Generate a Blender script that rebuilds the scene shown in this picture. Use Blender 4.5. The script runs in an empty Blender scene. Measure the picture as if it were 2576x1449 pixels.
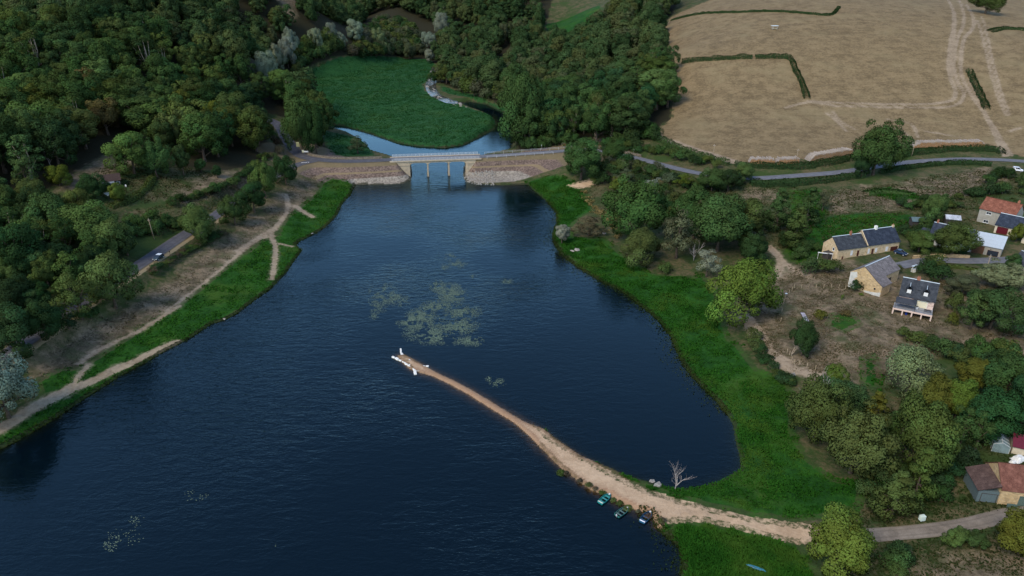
import bpy, bmesh, math, random
import numpy as np
from mathutils import Vector, Matrix

random.seed(7)
rng = np.random.default_rng(11)
scene = bpy.context.scene
COL = scene.collection

# ------------------------------------------------------------------ camera, sky, sun, exposure
CAM_H, PITCH, FPX, CX, CY = 100.0, math.radians(25.0), 1820.0, 1288.0, 724.5
cam_data = bpy.data.cameras.new("camera")
cam_data.sensor_fit = 'HORIZONTAL'
cam_data.angle = 2 * math.atan(CX / FPX)
cam_data.clip_start, cam_data.clip_end = 1.0, 12000.0
cam = bpy.data.objects.new("camera", cam_data)
cam.location = (0, 0, CAM_H)
cam.rotation_euler = (math.pi / 2 - PITCH, 0, 0)
COL.objects.link(cam)
scene.camera = cam

SUN_EL, SUN_AZ = math.radians(46), math.radians(222)      # azimuth clockwise from +Y
world = bpy.data.worlds.new("World")
scene.world = world
world.use_nodes = True
wn = world.node_tree
wn.nodes.clear()
sky = wn.nodes.new('ShaderNodeTexSky')
sky.sky_type = 'NISHITA'
sky.sun_disc = False
sky.sun_elevation = SUN_EL
sky.sun_rotation = SUN_AZ
sky.air_density, sky.dust_density, sky.ozone_density = 1.0, 0.2, 1.5
bgn = wn.nodes.new('ShaderNodeBackground')
bgn.inputs['Strength'].default_value = 0.13
won = wn.nodes.new('ShaderNodeOutputWorld')
wn.links.new(sky.outputs[0], bgn.inputs['Color'])
wn.links.new(bgn.outputs[0], won.inputs['Surface'])

sun_d = bpy.data.lights.new("sun", 'SUN')
sun_d.energy = 1.5
sun_d.angle = math.radians(30)
sun_d.color = (1.0, 0.87, 0.66)
sun = bpy.data.objects.new("sun", sun_d)
COL.objects.link(sun)
sdir = Vector((math.sin(SUN_AZ) * math.cos(SUN_EL), math.cos(SUN_AZ) * math.cos(SUN_EL), math.sin(SUN_EL)))
sun.rotation_euler = sdir.to_track_quat('Z', 'Y').to_euler()

vs = scene.view_settings
vs.view_transform = 'Standard'
vs.look = 'None'
vs.exposure = 1.1
vs.gamma = 1.0
vs.use_curve_mapping = False
scene.cycles.max_bounces = 6
scene.cycles.diffuse_bounces = 2
scene.cycles.glossy_bounces = 2
scene.cycles.transparent_max_bounces = 6
scene.cycles.use_denoising = True

# ------------------------------------------------------------------ small helpers
def smooth(a, b, x):
    t = np.clip((x - a) / (b - a), 0, 1)
    return t * t * (3 - 2 * t)

def ray(px, py):
    px = np.asarray(px, float); py = np.asarray(py, float)
    u = (px - CX) / FPX; v = -(py - CY) / FPX
    c, s = math.cos(PITCH), math.sin(PITCH)
    return u, c + v * s, -s + v * c           # direction x, y, z (depth 1 along the axis)

def on_plane(px, py, z):
    dx, dy, dz = ray(px, py)
    t = (CAM_H - z) / -dz
    return dx * t, dy * t

def px_per_m(x, y, z):
    depth = y * math.cos(PITCH) + (CAM_H - z) * math.sin(PITCH)
    return FPX / depth

def poly_sd(X, Y, poly, pad=30.0):
    """signed distance to a polygon, positive inside, -pad far away"""
    P = np.asarray(poly, float)
    out = np.full(X.shape, -pad)
    lo, hi = P.min(0) - pad, P.max(0) + pad
    m = (X > lo[0]) & (X < hi[0]) & (Y > lo[1]) & (Y < hi[1])
    x, y = X[m], Y[m]
    d2 = np.full(x.shape, 1e12)
    ins = np.zeros(x.shape, bool)
    n = len(P)
    for i in range(n):
        ax, ay = P[i]; bx, by = P[(i + 1) % n]
        ex, ey = bx - ax, by - ay
        L = ex * ex + ey * ey + 1e-12
        t = np.clip(((x - ax) * ex + (y - ay) * ey) / L, 0, 1)
        qx, qy = x - ax - t * ex, y - ay - t * ey
        np.minimum(d2, qx * qx + qy * qy, out=d2)
        if ay != by:
            c = ((ay > y) != (by > y)) & (x < (bx - ax) * (y - ay) / (by - ay) + ax)
            ins ^= c
    d = np.sqrt(d2)
    out[m] = np.where(ins, d, -d)
    return out

def line_dist(X, Y, pts, vals=None, pad=25.0):
    """distance to a polyline (pad+ beyond), and the value carried along it"""
    P = np.asarray(pts, float)
    out = np.full(X.shape, 1e3); val = np.zeros(X.shape)
    lo, hi = P.min(0) - pad, P.max(0) + pad
    m = (X > lo[0]) & (X < hi[0]) & (Y > lo[1]) & (Y < hi[1])
    x, y = X[m], Y[m]
    best = np.full(x.shape, 1e6); bv = np.zeros(x.shape)
    for i in range(len(P) - 1):
        ax, ay = P[i]; bx, by = P[i + 1]
        ex, ey = bx - ax, by - ay
        L = ex * ex + ey * ey + 1e-12
        t = np.clip(((x - ax) * ex + (y - ay) * ey) / L, 0, 1)
        d = np.hypot(x - ax - t * ex, y - ay - t * ey)
        k = d < best
        best[k] = d[k]
        if vals is not None:
            bv[k] = (vals[i] + t * (vals[i + 1] - vals[i]))[k]
    out[m] = best; val[m] = bv
    return out, val

def spline(pts, step):
    """Catmull-Rom through points (any dimension), resampled about every step"""
    P = np.asarray(pts, float)
    Q = np.vstack([2 * P[0] - P[1], P, 2 * P[-1] - P[-2]])
    out = []
    for i in range(1, len(Q) - 2):
        p0, p1, p2, p3 = Q[i - 1], Q[i], Q[i + 1], Q[i + 2]
        n = max(1, int(np.linalg.norm((p2 - p1)[:2]) / step))
        for k in range(n):
            t = k / n
            out.append(0.5 * ((2 * p1) + (-p0 + p2) * t + (2 * p0 - 5 * p1 + 4 * p2 - p3) * t * t + (-p0 + 3 * p1 - 3 * p2 + p3) * t ** 3))
    out.append(P[-1])
    return np.array(out)

_perm = np.random.default_rng(5).permutation(512)
_perm = np.concatenate([_perm, _perm, _perm])
_rv = np.random.default_rng(6).random(2048)
def vnoise(x, y):
    xi = np.floor(x).astype(int); yi = np.floor(y).astype(int)
    fx, fy = x - xi, y - yi
    fx = fx * fx * (3 - 2 * fx); fy = fy * fy * (3 - 2 * fy)
    def h(a, b): return _rv[_perm[(_perm[a & 511] + b) & 511]]
    return (h(xi, yi) * (1 - fx) + h(xi + 1, yi) * fx) * (1 - fy) + (h(xi, yi + 1) * (1 - fx) + h(xi + 1, yi + 1) * fx) * fy

# ------------------------------------------------------------------ the lie of the land
LAKE_PX = [(1037,440),(1033,452),(1010,462),(960,464),(893,464),(880,490),(860,512),(845,543),(815,573),(790,588),(752,607),(742,616),(758,630),(735,660),
 (715,690),(697,708),(685,722),(660,740),(625,765),(597,788),(560,806),(530,815),(500,835),(480,849),(440,870),(410,885),(380,903),(340,925),(300,946),
 (250,978),(200,1010),(150,1045),(100,1075),(50,1105),(0,1130),(-100,1185),(-300,1290),(-500,1420),(-900,1900),(-900,2600),(2400,2600),(1800,1700),(1722,1560),
 (1714,1449),(1718,1409),(1708,1372),(1678,1349),(1652,1324),(1643,1302),(1632,1288),(1606,1285),(1590,1280),(1577,1271),(1547,1259),(1536,1245),(1505,1239),(1485,1231),(1464,1216),(1430,1190),(1411,1177),(1385,1150),(1358,1124),(1335,1098),
 (1290,1060),(1230,1024),(1180,992),(1130,965),(1090,946),(1060,938),(1035,930),(1005,905),(1000,893),(1020,893),(1050,910),(1075,925),(1100,939),(1140,957),(1185,981),(1232,1009),
 (1282,1040),(1320,1062),(1370,1080),(1394,1100),(1461,1147),(1544,1181),(1578,1198),(1628,1211),(1654,1221),(1701,1231),(1744,1229),(1811,1212),(1864,1179),
 (1862,1150),(1851,1109),(1845,1070),(1831,1043),(1800,1005),(1761,966),(1745,950),(1720,918),(1705,888),(1690,850),(1665,815),(1640,790),(1610,768),(1585,746),(1560,729),(1520,711),(1485,691),
 (1450,669),(1425,651),(1408,634),(1394,610),(1391,590),(1402,562),(1400,535),(1375,505),(1345,480),(1330,464),(1260,466),(1200,463),(1172,455),(1165,440),
 (1168,418),(1195,398),(1270,388),(1285,376),(1294,350),(1290,320),(1285,300),(1269,283),(1225,263),(1179,255),(1160,262),(1185,273),(1212,283),(1240,297),(1249,310),(1242,326),
 (1205,345),(1169,364),(1120,372),(1050,368),(1002,360),(925,334),(859,316),(829,312),(812,300),(819,280),(829,266),(815,255),(796,248),(785,250),(800,262),(805,280),(798,300),(815,322),(859,335),(885,342),(920,362),(939,388),
 (985,398),(1032,412)]
LAKE = np.array([on_plane(a, b, 0.0) for a, b in LAKE_PX])

CTRL = [(0,600,13),(0,300,32),(0,100,52),(0,0,68),(250,0,68),(250,150,48),(250,300,29),(400,200,36),(400,350,20),(600,300,13),(600,150,30),(520,50,58),(740,10,56),(690,210,4),(735,222,1.6),
 (800,190,1.6),(1000,145,2),(1000,250,1.4),(1130,330,1.0),(1000,330,.9),(880,290,1.2),(900,60,20),(1000,20,38),(1100,50,26),(1100,0,44),(1300,100,17),(1250,20,42),(1400,200,12),(1400,60,28),(1500,20,46),(1500,120,24),(1500,300,9.5),(1450,370,9),(1230,220,3),(1310,300,6),(1560,220,17),
 (1640,340,14),(1760,370,13),(2000,400,13.5),(1680,150,37),(1750,40,54),(2000,0,66),(2400,0,64),(2576,0,62),(2400,200,34),(2000,250,26),(2400,350,16),(2576,370,15),(2700,200,36),(2750,400,15),
 (1600,395,10),(1750,436,10),(1890,446,10),(2130,431,11),(2300,406,12),(2500,400,13),(2000,470,8.5),(2300,470,10.5),(2500,470,11.5),
 (2150,640,7),(2104,655,6.6),(2250,630,7.3),(2300,800,5.5),(2240,790,5.6),(2340,810,5.4),(2200,750,5.8),(2480,660,8.5),(2500,570,10.5),(2340,615,8),(2440,640,8),(2576,640,9),(2576,800,7),(2000,850,4),(1900,650,4),(1700,560,3.5),(1560,470,4.2),
 (1500,640,.9),(1640,700,.9),(1850,800,1.3),(1850,880,.9),(1980,1000,1.4),(1960,900,3),(2100,1200,1.2),(2300,1330,3.5),(2500,1240,5),(2400,1000,4.5),(2576,1449,5),(2200,1440,2.5),(1900,1335,.8),(1960,1449,.9),(1750,1275,.7),(1640,1270,.8),(1520,1210,.55),(2576,950,6),(2700,1200,6),(2800,700,10),
 (770,402,8),(720,330,10),(670,300,11),(690,450,8),(600,500,8),(540,545,8),(440,605,8),(340,672,8),(220,755,7.5),(60,880,7),(-150,1030,7),(290,490,17),(200,450,20),(350,540,12),(450,480,13),(560,440,14),(100,560,13),(-150,700,16),(-300,300,40),(-300,900,12),(120,760,10),
 (640,545,4.5),(560,620,3.8),(400,735,3),(250,830,2.6),(130,900,2.4),(760,470,3.8),(1440,420,8),(1480,450,4.2),(-60,1050,3)]
cp = np.array([(*on_plane(a, b, z), z) for a, b, z in CTRL])
shore = LAKE[[k for k in range(5, 34, 2)] + [k for k in range(85, 120, 3)]]
cp = np.vstack([cp, np.c_[shore, np.full(len(shore), 0.35)], [[-1500, 2500, 90], [1500, 2500, 90], [0, 2500, 80], [0, 4500, 90], [-900, 700, 90], [1000, 600, 70]]])
def _K(d2): return 0.5 * d2 * np.log(d2 + 1e-12)
_S = 100.0
_A = cp[:, :2] / _S
_n = len(_A)
_M = np.zeros((_n + 3, _n + 3))
_M[:_n, :_n] = _K(((_A[:, None] - _A[None]) ** 2).sum(-1)) + np.eye(_n) * 0.02
_M[:_n, _n] = 1; _M[:_n, _n + 1:] = _A
_M[_n:, :_n] = _M[:_n, _n:].T
_W = np.linalg.solve(_M, np.r_[cp[:, 2], 0, 0, 0])
def tps(X, Y):
    x, y = X / _S, Y / _S
    z = _W[_n] + _W[_n + 1] * x + _W[_n + 2] * y
    for i in range(_n):
        z = z + _W[i] * _K((x - _A[i, 0]) ** 2 + (y - _A[i, 1]) ** 2)
    return np.clip(z, 0.3, 130)

ROADS = []          # (xy points, z values, half width, bank)
def height(X, Y, with_roads=True):
    X = np.asarray(X, float); Y = np.asarray(Y, float)
    z = tps(X, Y)
    if with_roads:
        for pts, zs, hw, bank in ROADS:
            d, zr = line_dist(X, Y, pts, zs, pad=hw + bank + 2)
            w = 1 - smooth(hw + 0.4, hw + bank, d)
            z = z + (zr - 0.16 - z) * w
    sd = poly_sd(X, Y, LAKE, 40.0)
    dl = np.maximum(-sd, 0)
    out = np.minimum(z, 0.12 + dl * 0.75 + dl * dl * 0.06)
    ins = -0.10 - np.minimum(sd * 0.16, 2.6)
    return np.where(sd > 0, ins, out)

_T = np.geomspace(70, 3500, 150)
def ground_at(px, py, with_roads=True):
    """where the line of sight through a picture point meets the land: x, y, z"""
    px = np.atleast_1d(np.asarray(px, float)); py = np.atleast_1d(np.asarray(py, float))
    dx, dy, dz = ray(px, py)
    hd = np.hypot(dx, dy)
    T = _T[None] / hd[:, None]
    Xs, Ys, Zs = dx[:, None] * T, dy[:, None] * T, CAM_H + dz[:, None] * T
    below = Zs < height(Xs.ravel(), Ys.ravel(), with_roads).reshape(Xs.shape)
    k = np.argmax(below, 1)
    k = np.where(below.any(1), np.maximum(k, 1), len(_T) - 1)
    r = np.arange(len(px))
    a, b = T[r, k - 1], T[r, k]
    for _ in range(14):
        m = (a + b) / 2
        bl = CAM_H + dz * m < height(dx * m, dy * m, with_roads)
        b = np.where(bl, m, b); a = np.where(bl, a, m)
    x, y = dx * b, dy * b
    return np.c_[x, y, height(x, y, with_roads)]

def G(px, py):
    return Vector(ground_at([px], [py])[0])

def px_poly(pts):
    a = np.array(pts, float)
    return ground_at(a[:, 0], a[:, 1])[:, :2]

# roads: picture points, with a height where it is known
def add_road(pts, hw, bank, zfix=None, step=4.0):
    a = np.array([(p[0], p[1]) for p in pts], float)
    g = ground_at(a[:, 0], a[:, 1], False)
    for i, p in enumerate(pts):
        if len(p) > 2:
            g[i, 0], g[i, 1] = on_plane(p[0], p[1], p[2]); g[i, 2] = p[2]
    s = spline(g, step)
    zz = s[:, 2].copy()
    for _ in range(6):
        zz[1:-1] = (zz[:-2] + zz[1:-1] * 2 + zz[2:]) / 4
    s[:, 2] = zz
    ROADS.append((s[:, :2], zz, hw, bank))
    return s
ROAD_DECK = [(992,401,8.2),(1198,394,8.2)]
road_w = add_road([(992,401,8.2),(930,404,8.2),(860,405,8.2),(800,401,8.2),(752,388,8.4),(722,350,8.9),(705,320,9.6),(680,303,10.4),(640,292,11.4)], 3.2, 7.5)
road_s = add_road([(800,402,8.2),(755,412,8.1),(715,430,8.0),(660,463,8.0),(600,497,8.0),(545,540,8.0),(490,574,8.0),(440,606,8.0),(390,640,8.0),(340,672,8.0),(260,725,7.8),(150,800,7.4),(0,905,7),(-180,1040,7)], 3.0, 4.5)
road_e = add_road([(1198,394,8.2),(1270,390,8.3),(1340,385,8.6),(1410,380,9),(1470,376,9.2),(1530,382,9.6),(1600,397,10),(1680,418,10),(1750,434,10),(1820,443,10),(1900,448,10),(2000,442,10.3),(2130,431,11),(2230,414,11.6),(2320,405,12.1),(2420,400,12.6),(2500,401,13),(2580,406,13.2),(2700,418,13.5)], 2.9, 5.0)
lane = add_road([(2640,640),(2576,650),(2500,655),(2420,656),(2340,654),(2285,655),(2262,668),(2252,690)], 2.6, 3.0)
track = add_road([(2000,1345),(2080,1347),(2190,1346),(2300,1336),(2400,1324),(2470,1310),(2560,1290),(2700,1290)], 1.9, 3.0)

# the land on a fan-shaped grid round the camera's foot: finer near, coarser far
GA = np.linspace(-math.radians(60), math.radians(60), 860)
GD = [44.0]
while GD[-1] < 5200:
    GD.append(GD[-1] + max(0.5, GD[-1] ** 2 / 90 * 0.00105) if GD[-1] < 1500 else GD[-1] * 1.12)
GD = np.array(GD)
_a, _d = np.meshgrid(GA, GD)
GX, GY = _d * np.sin(_a), _d * np.cos(_a)
GZ = height(GX.ravel(), GY.ravel()).reshape(GX.shape)
def land(x, y):
    x = np.asarray(x, float); y = np.asarray(y, float)
    a = np.clip((np.arctan2(x, y) - GA[0]) / (GA[1] - GA[0]), 0, len(GA) - 1.001)
    r = np.clip(np.interp(np.hypot(x, y), GD, np.arange(len(GD))), 0, len(GD) - 1.001)
    i, j = r.astype(int), a.astype(int)
    u, v = r - i, a - j
    return (GZ[i, j] * (1 - v) + GZ[i, j + 1] * v) * (1 - u) + (GZ[i + 1, j] * (1 - v) + GZ[i + 1, j + 1] * v) * u
_slow = height
def height(X, Y, with_roads=True):
    return land(X, Y)

# ------------------------------------------------------------------ materials
class NT:
    def __init__(self, name):
        self.m = bpy.data.materials.new(name)
        self.m.use_nodes = True
        self.t = self.m.node_tree
        self.t.nodes.clear()
        self.out = self.n('ShaderNodeOutputMaterial')
    def n(self, typ, **kw):
        nd = self.t.nodes.new(typ)
        for k, v in kw.items(): setattr(nd, k, v)
        return nd
    def link(self, a, b): self.t.links.new(a, b)
    def put(self, sock, v):
        if isinstance(v, bpy.types.NodeSocket): self.link(v, sock)
        elif v is not None: sock.default_value = v
    def attr(self, name, typ='GEOMETRY'):
        a = self.n('ShaderNodeAttribute', attribute_name=name)
        a.attribute_type = typ
        return a
    def noise(self, scale, detail=3, rough=0.55, vec=None, dist=0.0):
        k = self.n('ShaderNodeTexNoise')
        k.inputs['Scale'].default_value = scale
        k.inputs['Detail'].default_value = detail
        k.inputs['Roughness'].default_value = rough
        k.inputs['Distortion'].default_value = dist
        if vec is not None: self.link(vec, k.inputs['Vector'])
        return k.outputs['Fac']
    def math(self, op, a, b=None, clamp=False):
        k = self.n('ShaderNodeMath', operation=op, use_clamp=clamp)
        self.put(k.inputs[0], a)
        if b is not None: self.put(k.inputs[1], b)
        return k.outputs[0]
    def step(self, v, lo, hi):
        k = self.n('ShaderNodeMapRange', interpolation_type='SMOOTHSTEP')
        self.put(k.inputs['Value'], v)
        k.inputs['From Min'].default_value = lo; k.inputs['From Max'].default_value = hi
        return k.outputs['Result']
    def mix(self, f, a, b, blend='MIX'):
        k = self.n('ShaderNodeMix', data_type='RGBA', blend_type=blend)
        self.put(k.inputs[0], f)
        for s, v in ((k.inputs[6], a), (k.inputs[7], b)):
            if isinstance(v, (tuple, list)): v = (*v[:3], 1)
            self.put(s, v)
        return k.outputs[2]
    def map(self, scale=(1, 1, 1), rot=(0, 0, 0), coord='Object', src=None):
        if src is None:
            src = self.n('ShaderNodeTexCoord').outputs[coord]
        k = self.n('ShaderNodeMapping')
        k.inputs['Scale'].default_value = scale
        k.inputs['Rotation'].default_value = rot
        self.link(src, k.inputs['Vector'])
        return k.outputs[0]
    def bump(self, h, strength=0.3, dist=0.1):
        k = self.n('ShaderNodeBump')
        k.inputs['Strength'].default_value = strength
        k.inputs['Distance'].default_value = dist
        self.link(h, k.inputs['Height'])
        return k.outputs[0]
    def bsdf(self, color, rough=0.8, normal=None, spec=0.3, metal=0.0):
        k = self.n('ShaderNodeBsdfPrincipled')
        if isinstance(color, (tuple, list)): color = (*color[:3], 1)
        self.put(k.inputs['Base Color'], color)
        self.put(k.inputs['Roughness'], rough)
        k.inputs['Specular IOR Level'].default_value = spec
        k.inputs['Metallic'].default_value = metal
        if normal is not None: self.link(normal, k.inputs['Normal'])
        return k
    def done(self, sh):
        self.link(sh if isinstance(sh, bpy.types.NodeSocket) else sh.outputs[0], self.out.inputs['Surface'])
        return self.m

_mats = {}
def plain(name, c, rough=0.75, var=0.25, scale=1.5, c2=None, bump=0.25, spec=0.3, metal=0.0, stretch=(1, 1, 1)):
    """a surface with two tones of noise and a fine relief"""
    if name in _mats: return _mats[name]
    t = NT(name)
    v = t.map(stretch)
    n1 = t.noise(scale, 4, 0.6, v)
    n2 = t.noise(scale * 7, 3, 0.6, v)
    f = t.math('ADD', t.math('MULTIPLY', n1, 0.6), t.math('MULTIPLY', n2, 0.4))
    d = c2 or tuple(x * (1 - 2 * var) for x in c)
    col = t.mix(t.step(f, 0.36, 0.64), d, c)
    b = t.bsdf(col, rough, t.bump(n2, bump, 0.05), spec, metal)
    _mats[name] = t.done(b)
    return _mats[name]

def stone_mat(name, c1, c2, mortar, scale=2.6):
    if name in _mats: return _mats[name]
    t = NT(name)
    v = t.map((1, 1, 1.5))
    vo = t.n('ShaderNodeTexVoronoi', feature='F1'); vo.inputs['Scale'].default_value = scale
    t.link(v, vo.inputs['Vector'])
    ve = t.n('ShaderNodeTexVoronoi', feature='DISTANCE_TO_EDGE'); ve.inputs['Scale'].default_value = scale
    t.link(v, ve.inputs['Vector'])
    sep = t.n('ShaderNodeSeparateColor'); t.link(vo.outputs['Color'], sep.inputs[0])
    col = t.mix(sep.outputs[0], c1, c2)
    dark = t.step(sep.outputs[1], 0.72, 0.95)
    col = t.mix(t.math('MULTIPLY', dark, 0.55), col, tuple(x * 0.45 for x in c2))
    col = t.mix(t.step(ve.outputs['Distance'], 0.05, 0.02), col, mortar)
    col = t.mix(t.math('MULTIPLY', t.step(t.noise(0.35, 3), 0.45, 0.7), 0.35), col, tuple(x * 0.6 for x in c1))
    b = t.bsdf(col, 0.9, t.bump(t.step(ve.outputs['Distance'], 0.0, 0.12), 0.5, 0.06), 0.2)
    _mats[name] = t.done(b)
    return _mats[name]

def slate_mat(name, c, c2, row=0.28, wide=0.4, spots=0.0):
    """courses of roof slates: u along the ridge, v down the slope are the x and y of the UV map"""
    if name in _mats: return _mats[name]
    t = NT(name)
    uv = t.n('ShaderNodeTexCoord').outputs['UV']
    br = t.n('ShaderNodeTexBrick')
    br.inputs['Scale'].default_value = 1.0
    br.inputs['Brick Width'].default_value = wide
    br.inputs['Row Height'].default_value = row
    br.inputs['Mortar Size'].default_value = 0.02
    br.inputs['Color1'].default_value = (*c, 1); br.inputs['Color2'].default_value = (*c2, 1)
    br.inputs['Mortar'].default_value = (*[x * 0.4 for x in c], 1)
    t.link(uv, br.inputs['Vector'])
    n = t.noise(0.7, 5, 0.65, uv)
    col = t.mix(t.math('MULTIPLY', t.step(n, 0.4, 0.7), 0.6), br.outputs['Color'], tuple(min(1, x * 1.5 + .01) for x in c2))
    n2 = t.noise(4.0, 4, 0.7, uv)
    col = t.mix(t.math('MULTIPLY', t.step(n2, 0.45, 0.75), 0.4), col, tuple(x * 0.55 for x in c))
    if spots:
        col = t.mix(t.step(t.noise(1.3, 2, 0.4, uv), 0.70, 0.73), col, (0.025, 0.027, 0.032))
    b = t.bsdf(col, 0.8, t.bump(br.outputs['Fac'], -0.4, 0.03), 0.15)
    _mats[name] = t.done(b)
    return _mats[name]

def leaf_mat(name='foliage', far=False):
    t = NT(name)
    oi = t.n('ShaderNodeObjectInfo')
    cl = t.attr('clump').outputs['Fac']
    if far:
        r = t.n('ShaderNodeValToRGB')
        e = r.color_ramp.elements
        e[0].position, e[0].color = 0.0, (0.029, 0.057, 0.022, 1)
        e[1].position, e[1].color = 1.0, (0.082, 0.100, 0.028, 1)
        for p, c in ((0.3, (0.042, 0.076, 0.028)), (0.55, (0.055, 0.090, 0.035)), (0.8, (0.070, 0.092, 0.032)), (0.93, (0.070, 0.082, 0.042))):
            k = e.new(p); k.color = (*c, 1)
        t.link(oi.outputs['Random'], r.inputs[0])
        base = r.outputs[0]
    else:
        base = oi.outputs['Color']
    hs = t.n('ShaderNodeHueSaturation')
    t.link(base, hs.inputs['Color'])
    t.link(t.math('ADD', t.math('MULTIPLY', cl, 0.05), 0.475), hs.inputs['Hue'])
    t.link(t.math('ADD', t.math('MULTIPLY', cl, 0.95), 0.70), hs.inputs['Value'])
    col = hs.outputs[0]
    d = t.n('ShaderNodeBsdfDiffuse'); t.link(col, d.inputs[0])
    tr = t.n('ShaderNodeBsdfTranslucent'); t.link(t.mix(0.5, col, (0.09, 0.12, 0.01)), tr.inputs[0])
    mx = t.n('ShaderNodeMixShader'); mx.inputs[0].default_value = 0.22
    t.link(d.outputs[0], mx.inputs[1]); t.link(tr.outputs[0], mx.inputs[2])
    return t.done(mx)

LEAF = leaf_mat()
LEAF_FAR = leaf_mat('far_foliage', True)
BARK = plain('bark', (0.12, 0.09, 0.065), 0.9, 0.3, 3, bump=0.6)
BARK_PALE = plain('pale_bark', (0.42, 0.34, 0.25), 0.9, 0.25, 3, bump=0.5)
BARK_GREY = plain('dead_wood', (0.40, 0.35, 0.32), 0.9, 0.25, 4, bump=0.5)

# ------------------------------------------------------------------ object helpers
def tag(o, label=None, cat=None, group=None, kind=None):
    if label: o['label'] = label
    if cat: o['category'] = cat
    if group: o['group'] = group
    if kind: o['kind'] = kind
    return o

def mesh_np(name, verts, faces, mats=(), smooth_sh=False):
    """verts (N,3); faces (M,3|4) array"""
    me = bpy.data.meshes.new(name)
    verts = np.ascontiguousarray(verts, np.float32); faces = np.ascontiguousarray(faces, np.int32)
    k = faces.shape[1]
    me.vertices.add(len(verts)); me.vertices.foreach_set('co', verts.ravel())
    me.loops.add(faces.size); me.loops.foreach_set('vertex_index', faces.ravel())
    me.polygons.add(len(faces))
    me.polygons.foreach_set('loop_start', np.arange(0, faces.size, k, dtype=np.int32))
    me.polygons.foreach_set('loop_total', np.full(len(faces), k, np.int32))
    if smooth_sh: me.polygons.foreach_set('use_smooth', np.ones(len(faces), bool))
    me.update(calc_edges=True)
    for m in mats: me.materials.append(m)
    return me

def add_attr(me, name, vals, dom='POINT'):
    a = me.attributes.new(name, 'FLOAT', dom)
    a.data.foreach_set('value', np.ascontiguousarray(vals, np.float32))

def obj(name, me, parent=None, loc=None, rz=None):
    o = bpy.data.objects.new(name, me)
    COL.objects.link(o)
    if parent is not None: o.parent = parent
    if loc is not None: o.location = loc
    if rz is not None: o.rotation_euler = (0, 0, rz)
    return o

def root(name, loc, rz=0.0):
    e = bpy.data.objects.new(name, None)
    e.empty_display_size = 0.5
    COL.objects.link(e)
    e.location = loc; e.rotation_euler = (0, 0, rz)
    return e

class MB:
    """collects boxes, tubes and polygons into one mesh"""
    def __init__(self): self.v, self.f, self.u = [], [], []
    def quad(self, *p, uv=None):
        b = len(self.v); self.v += [tuple(q) for q in p]
        self.f.append(tuple(range(b, b + len(p)))); self.u.append(uv)
    def box(self, x0, x1, y0, y1, z0, z1):
        b = len(self.v)
        self.v += [(x0,y0,z0),(x1,y0,z0),(x1,y1,z0),(x0,y1,z0),(x0,y0,z1),(x1,y0,z1),(x1,y1,z1),(x0,y1,z1)]
        for q in ((0,3,2,1),(4,5,6,7),(0,1,5,4),(1,2,6,5),(2,3,7,6),(3,0,4,7)):
            self.f.append(tuple(b + i for i in q)); self.u.append(None)
        return self
    def prism(self, poly, axis, a0, a1):
        """extrude a 2-D outline along x (axis 0) or y (axis 1) or z (axis 2)"""
        n = len(poly); b = len(self.v)
        for a in (a0, a1):
            for (p, q) in poly:
                self.v.append({0: (a, p, q), 1: (p, a, q), 2: (p, q, a)}[axis])
        self.f.append(tuple(b + i for i in range(n))[::-1]); self.u.append(None)
        self.f.append(tuple(b + n + i for i in range(n))); self.u.append(None)
        for i in range(n):
            j = (i + 1) % n
            self.f.append((b + i, b + j, b + n + j, b + n + i)); self.u.append(None)
        return self
    def tube(self, pts, rad, seg=6, cap=True):
        pts = [Vector(p) for p in pts]
        if not isinstance(rad, (list, tuple)): rad = [rad] * len(pts)
        b = len(self.v)
        for i, p in enumerate(pts):
            d = (pts[min(i + 1, len(pts) - 1)] - pts[max(i - 1, 0)]).normalized()
            a = d.orthogonal().normalized() if abs(d.z) > 0.9 else d.cross(Vector((0, 0, 1))).normalized()
            c = d.cross(a)
            for k in range(seg):
                t = 2 * math.pi * k / seg
                self.v.append(tuple(p + (a * math.cos(t) + c * math.sin(t)) * rad[i]))
        for i in range(len(pts) - 1):
            for k in range(seg):
                k2 = (k + 1) % seg
                self.f.append((b + i * seg + k, b + i * seg + k2, b + (i + 1) * seg + k2, b + (i + 1) * seg + k)); self.u.append(None)
        if cap:
            self.f.append(tuple(b + k for k in range(seg))[::-1]); self.u.append(None)
            e = b + (len(pts) - 1) * seg
            self.f.append(tuple(e + k for k in range(seg))); self.u.append(None)
        return self
    def mesh(self, name, mat, smooth_sh=False):
        me = bpy.data.meshes.new(name)
        me.from_pydata(self.v, [], self.f)
        if any(u is not None for u in self.u):
            uvl = me.uv_layers.new(name='UVMap')
            for p, u in zip(me.polygons, self.u):
                for k, li in enumerate(p.loop_indices):
                    uvl.data[li].uv = u[k] if u else (0, 0)
        bm = bmesh.new(); bm.from_mesh(me)
        bmesh.ops.recalc_face_normals(bm, faces=bm.faces)
        bm.to_mesh(me); bm.free()
        if smooth_sh:
            me.polygons.foreach_set('use_smooth', np.ones(len(me.polygons), bool))
        if mat: me.materials.append(mat)
        me.update()
        return me
    def build(self, name, mat, parent=None, smooth_sh=False):
        return obj(name, self.mesh(name, mat, smooth_sh), parent)

def bevelled(o, w=0.02, seg=1):
    m = o.modifiers.new('bevel', 'BEVEL'); m.width = w; m.segments = seg; m.limit_method = 'ANGLE'
    return o

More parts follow.
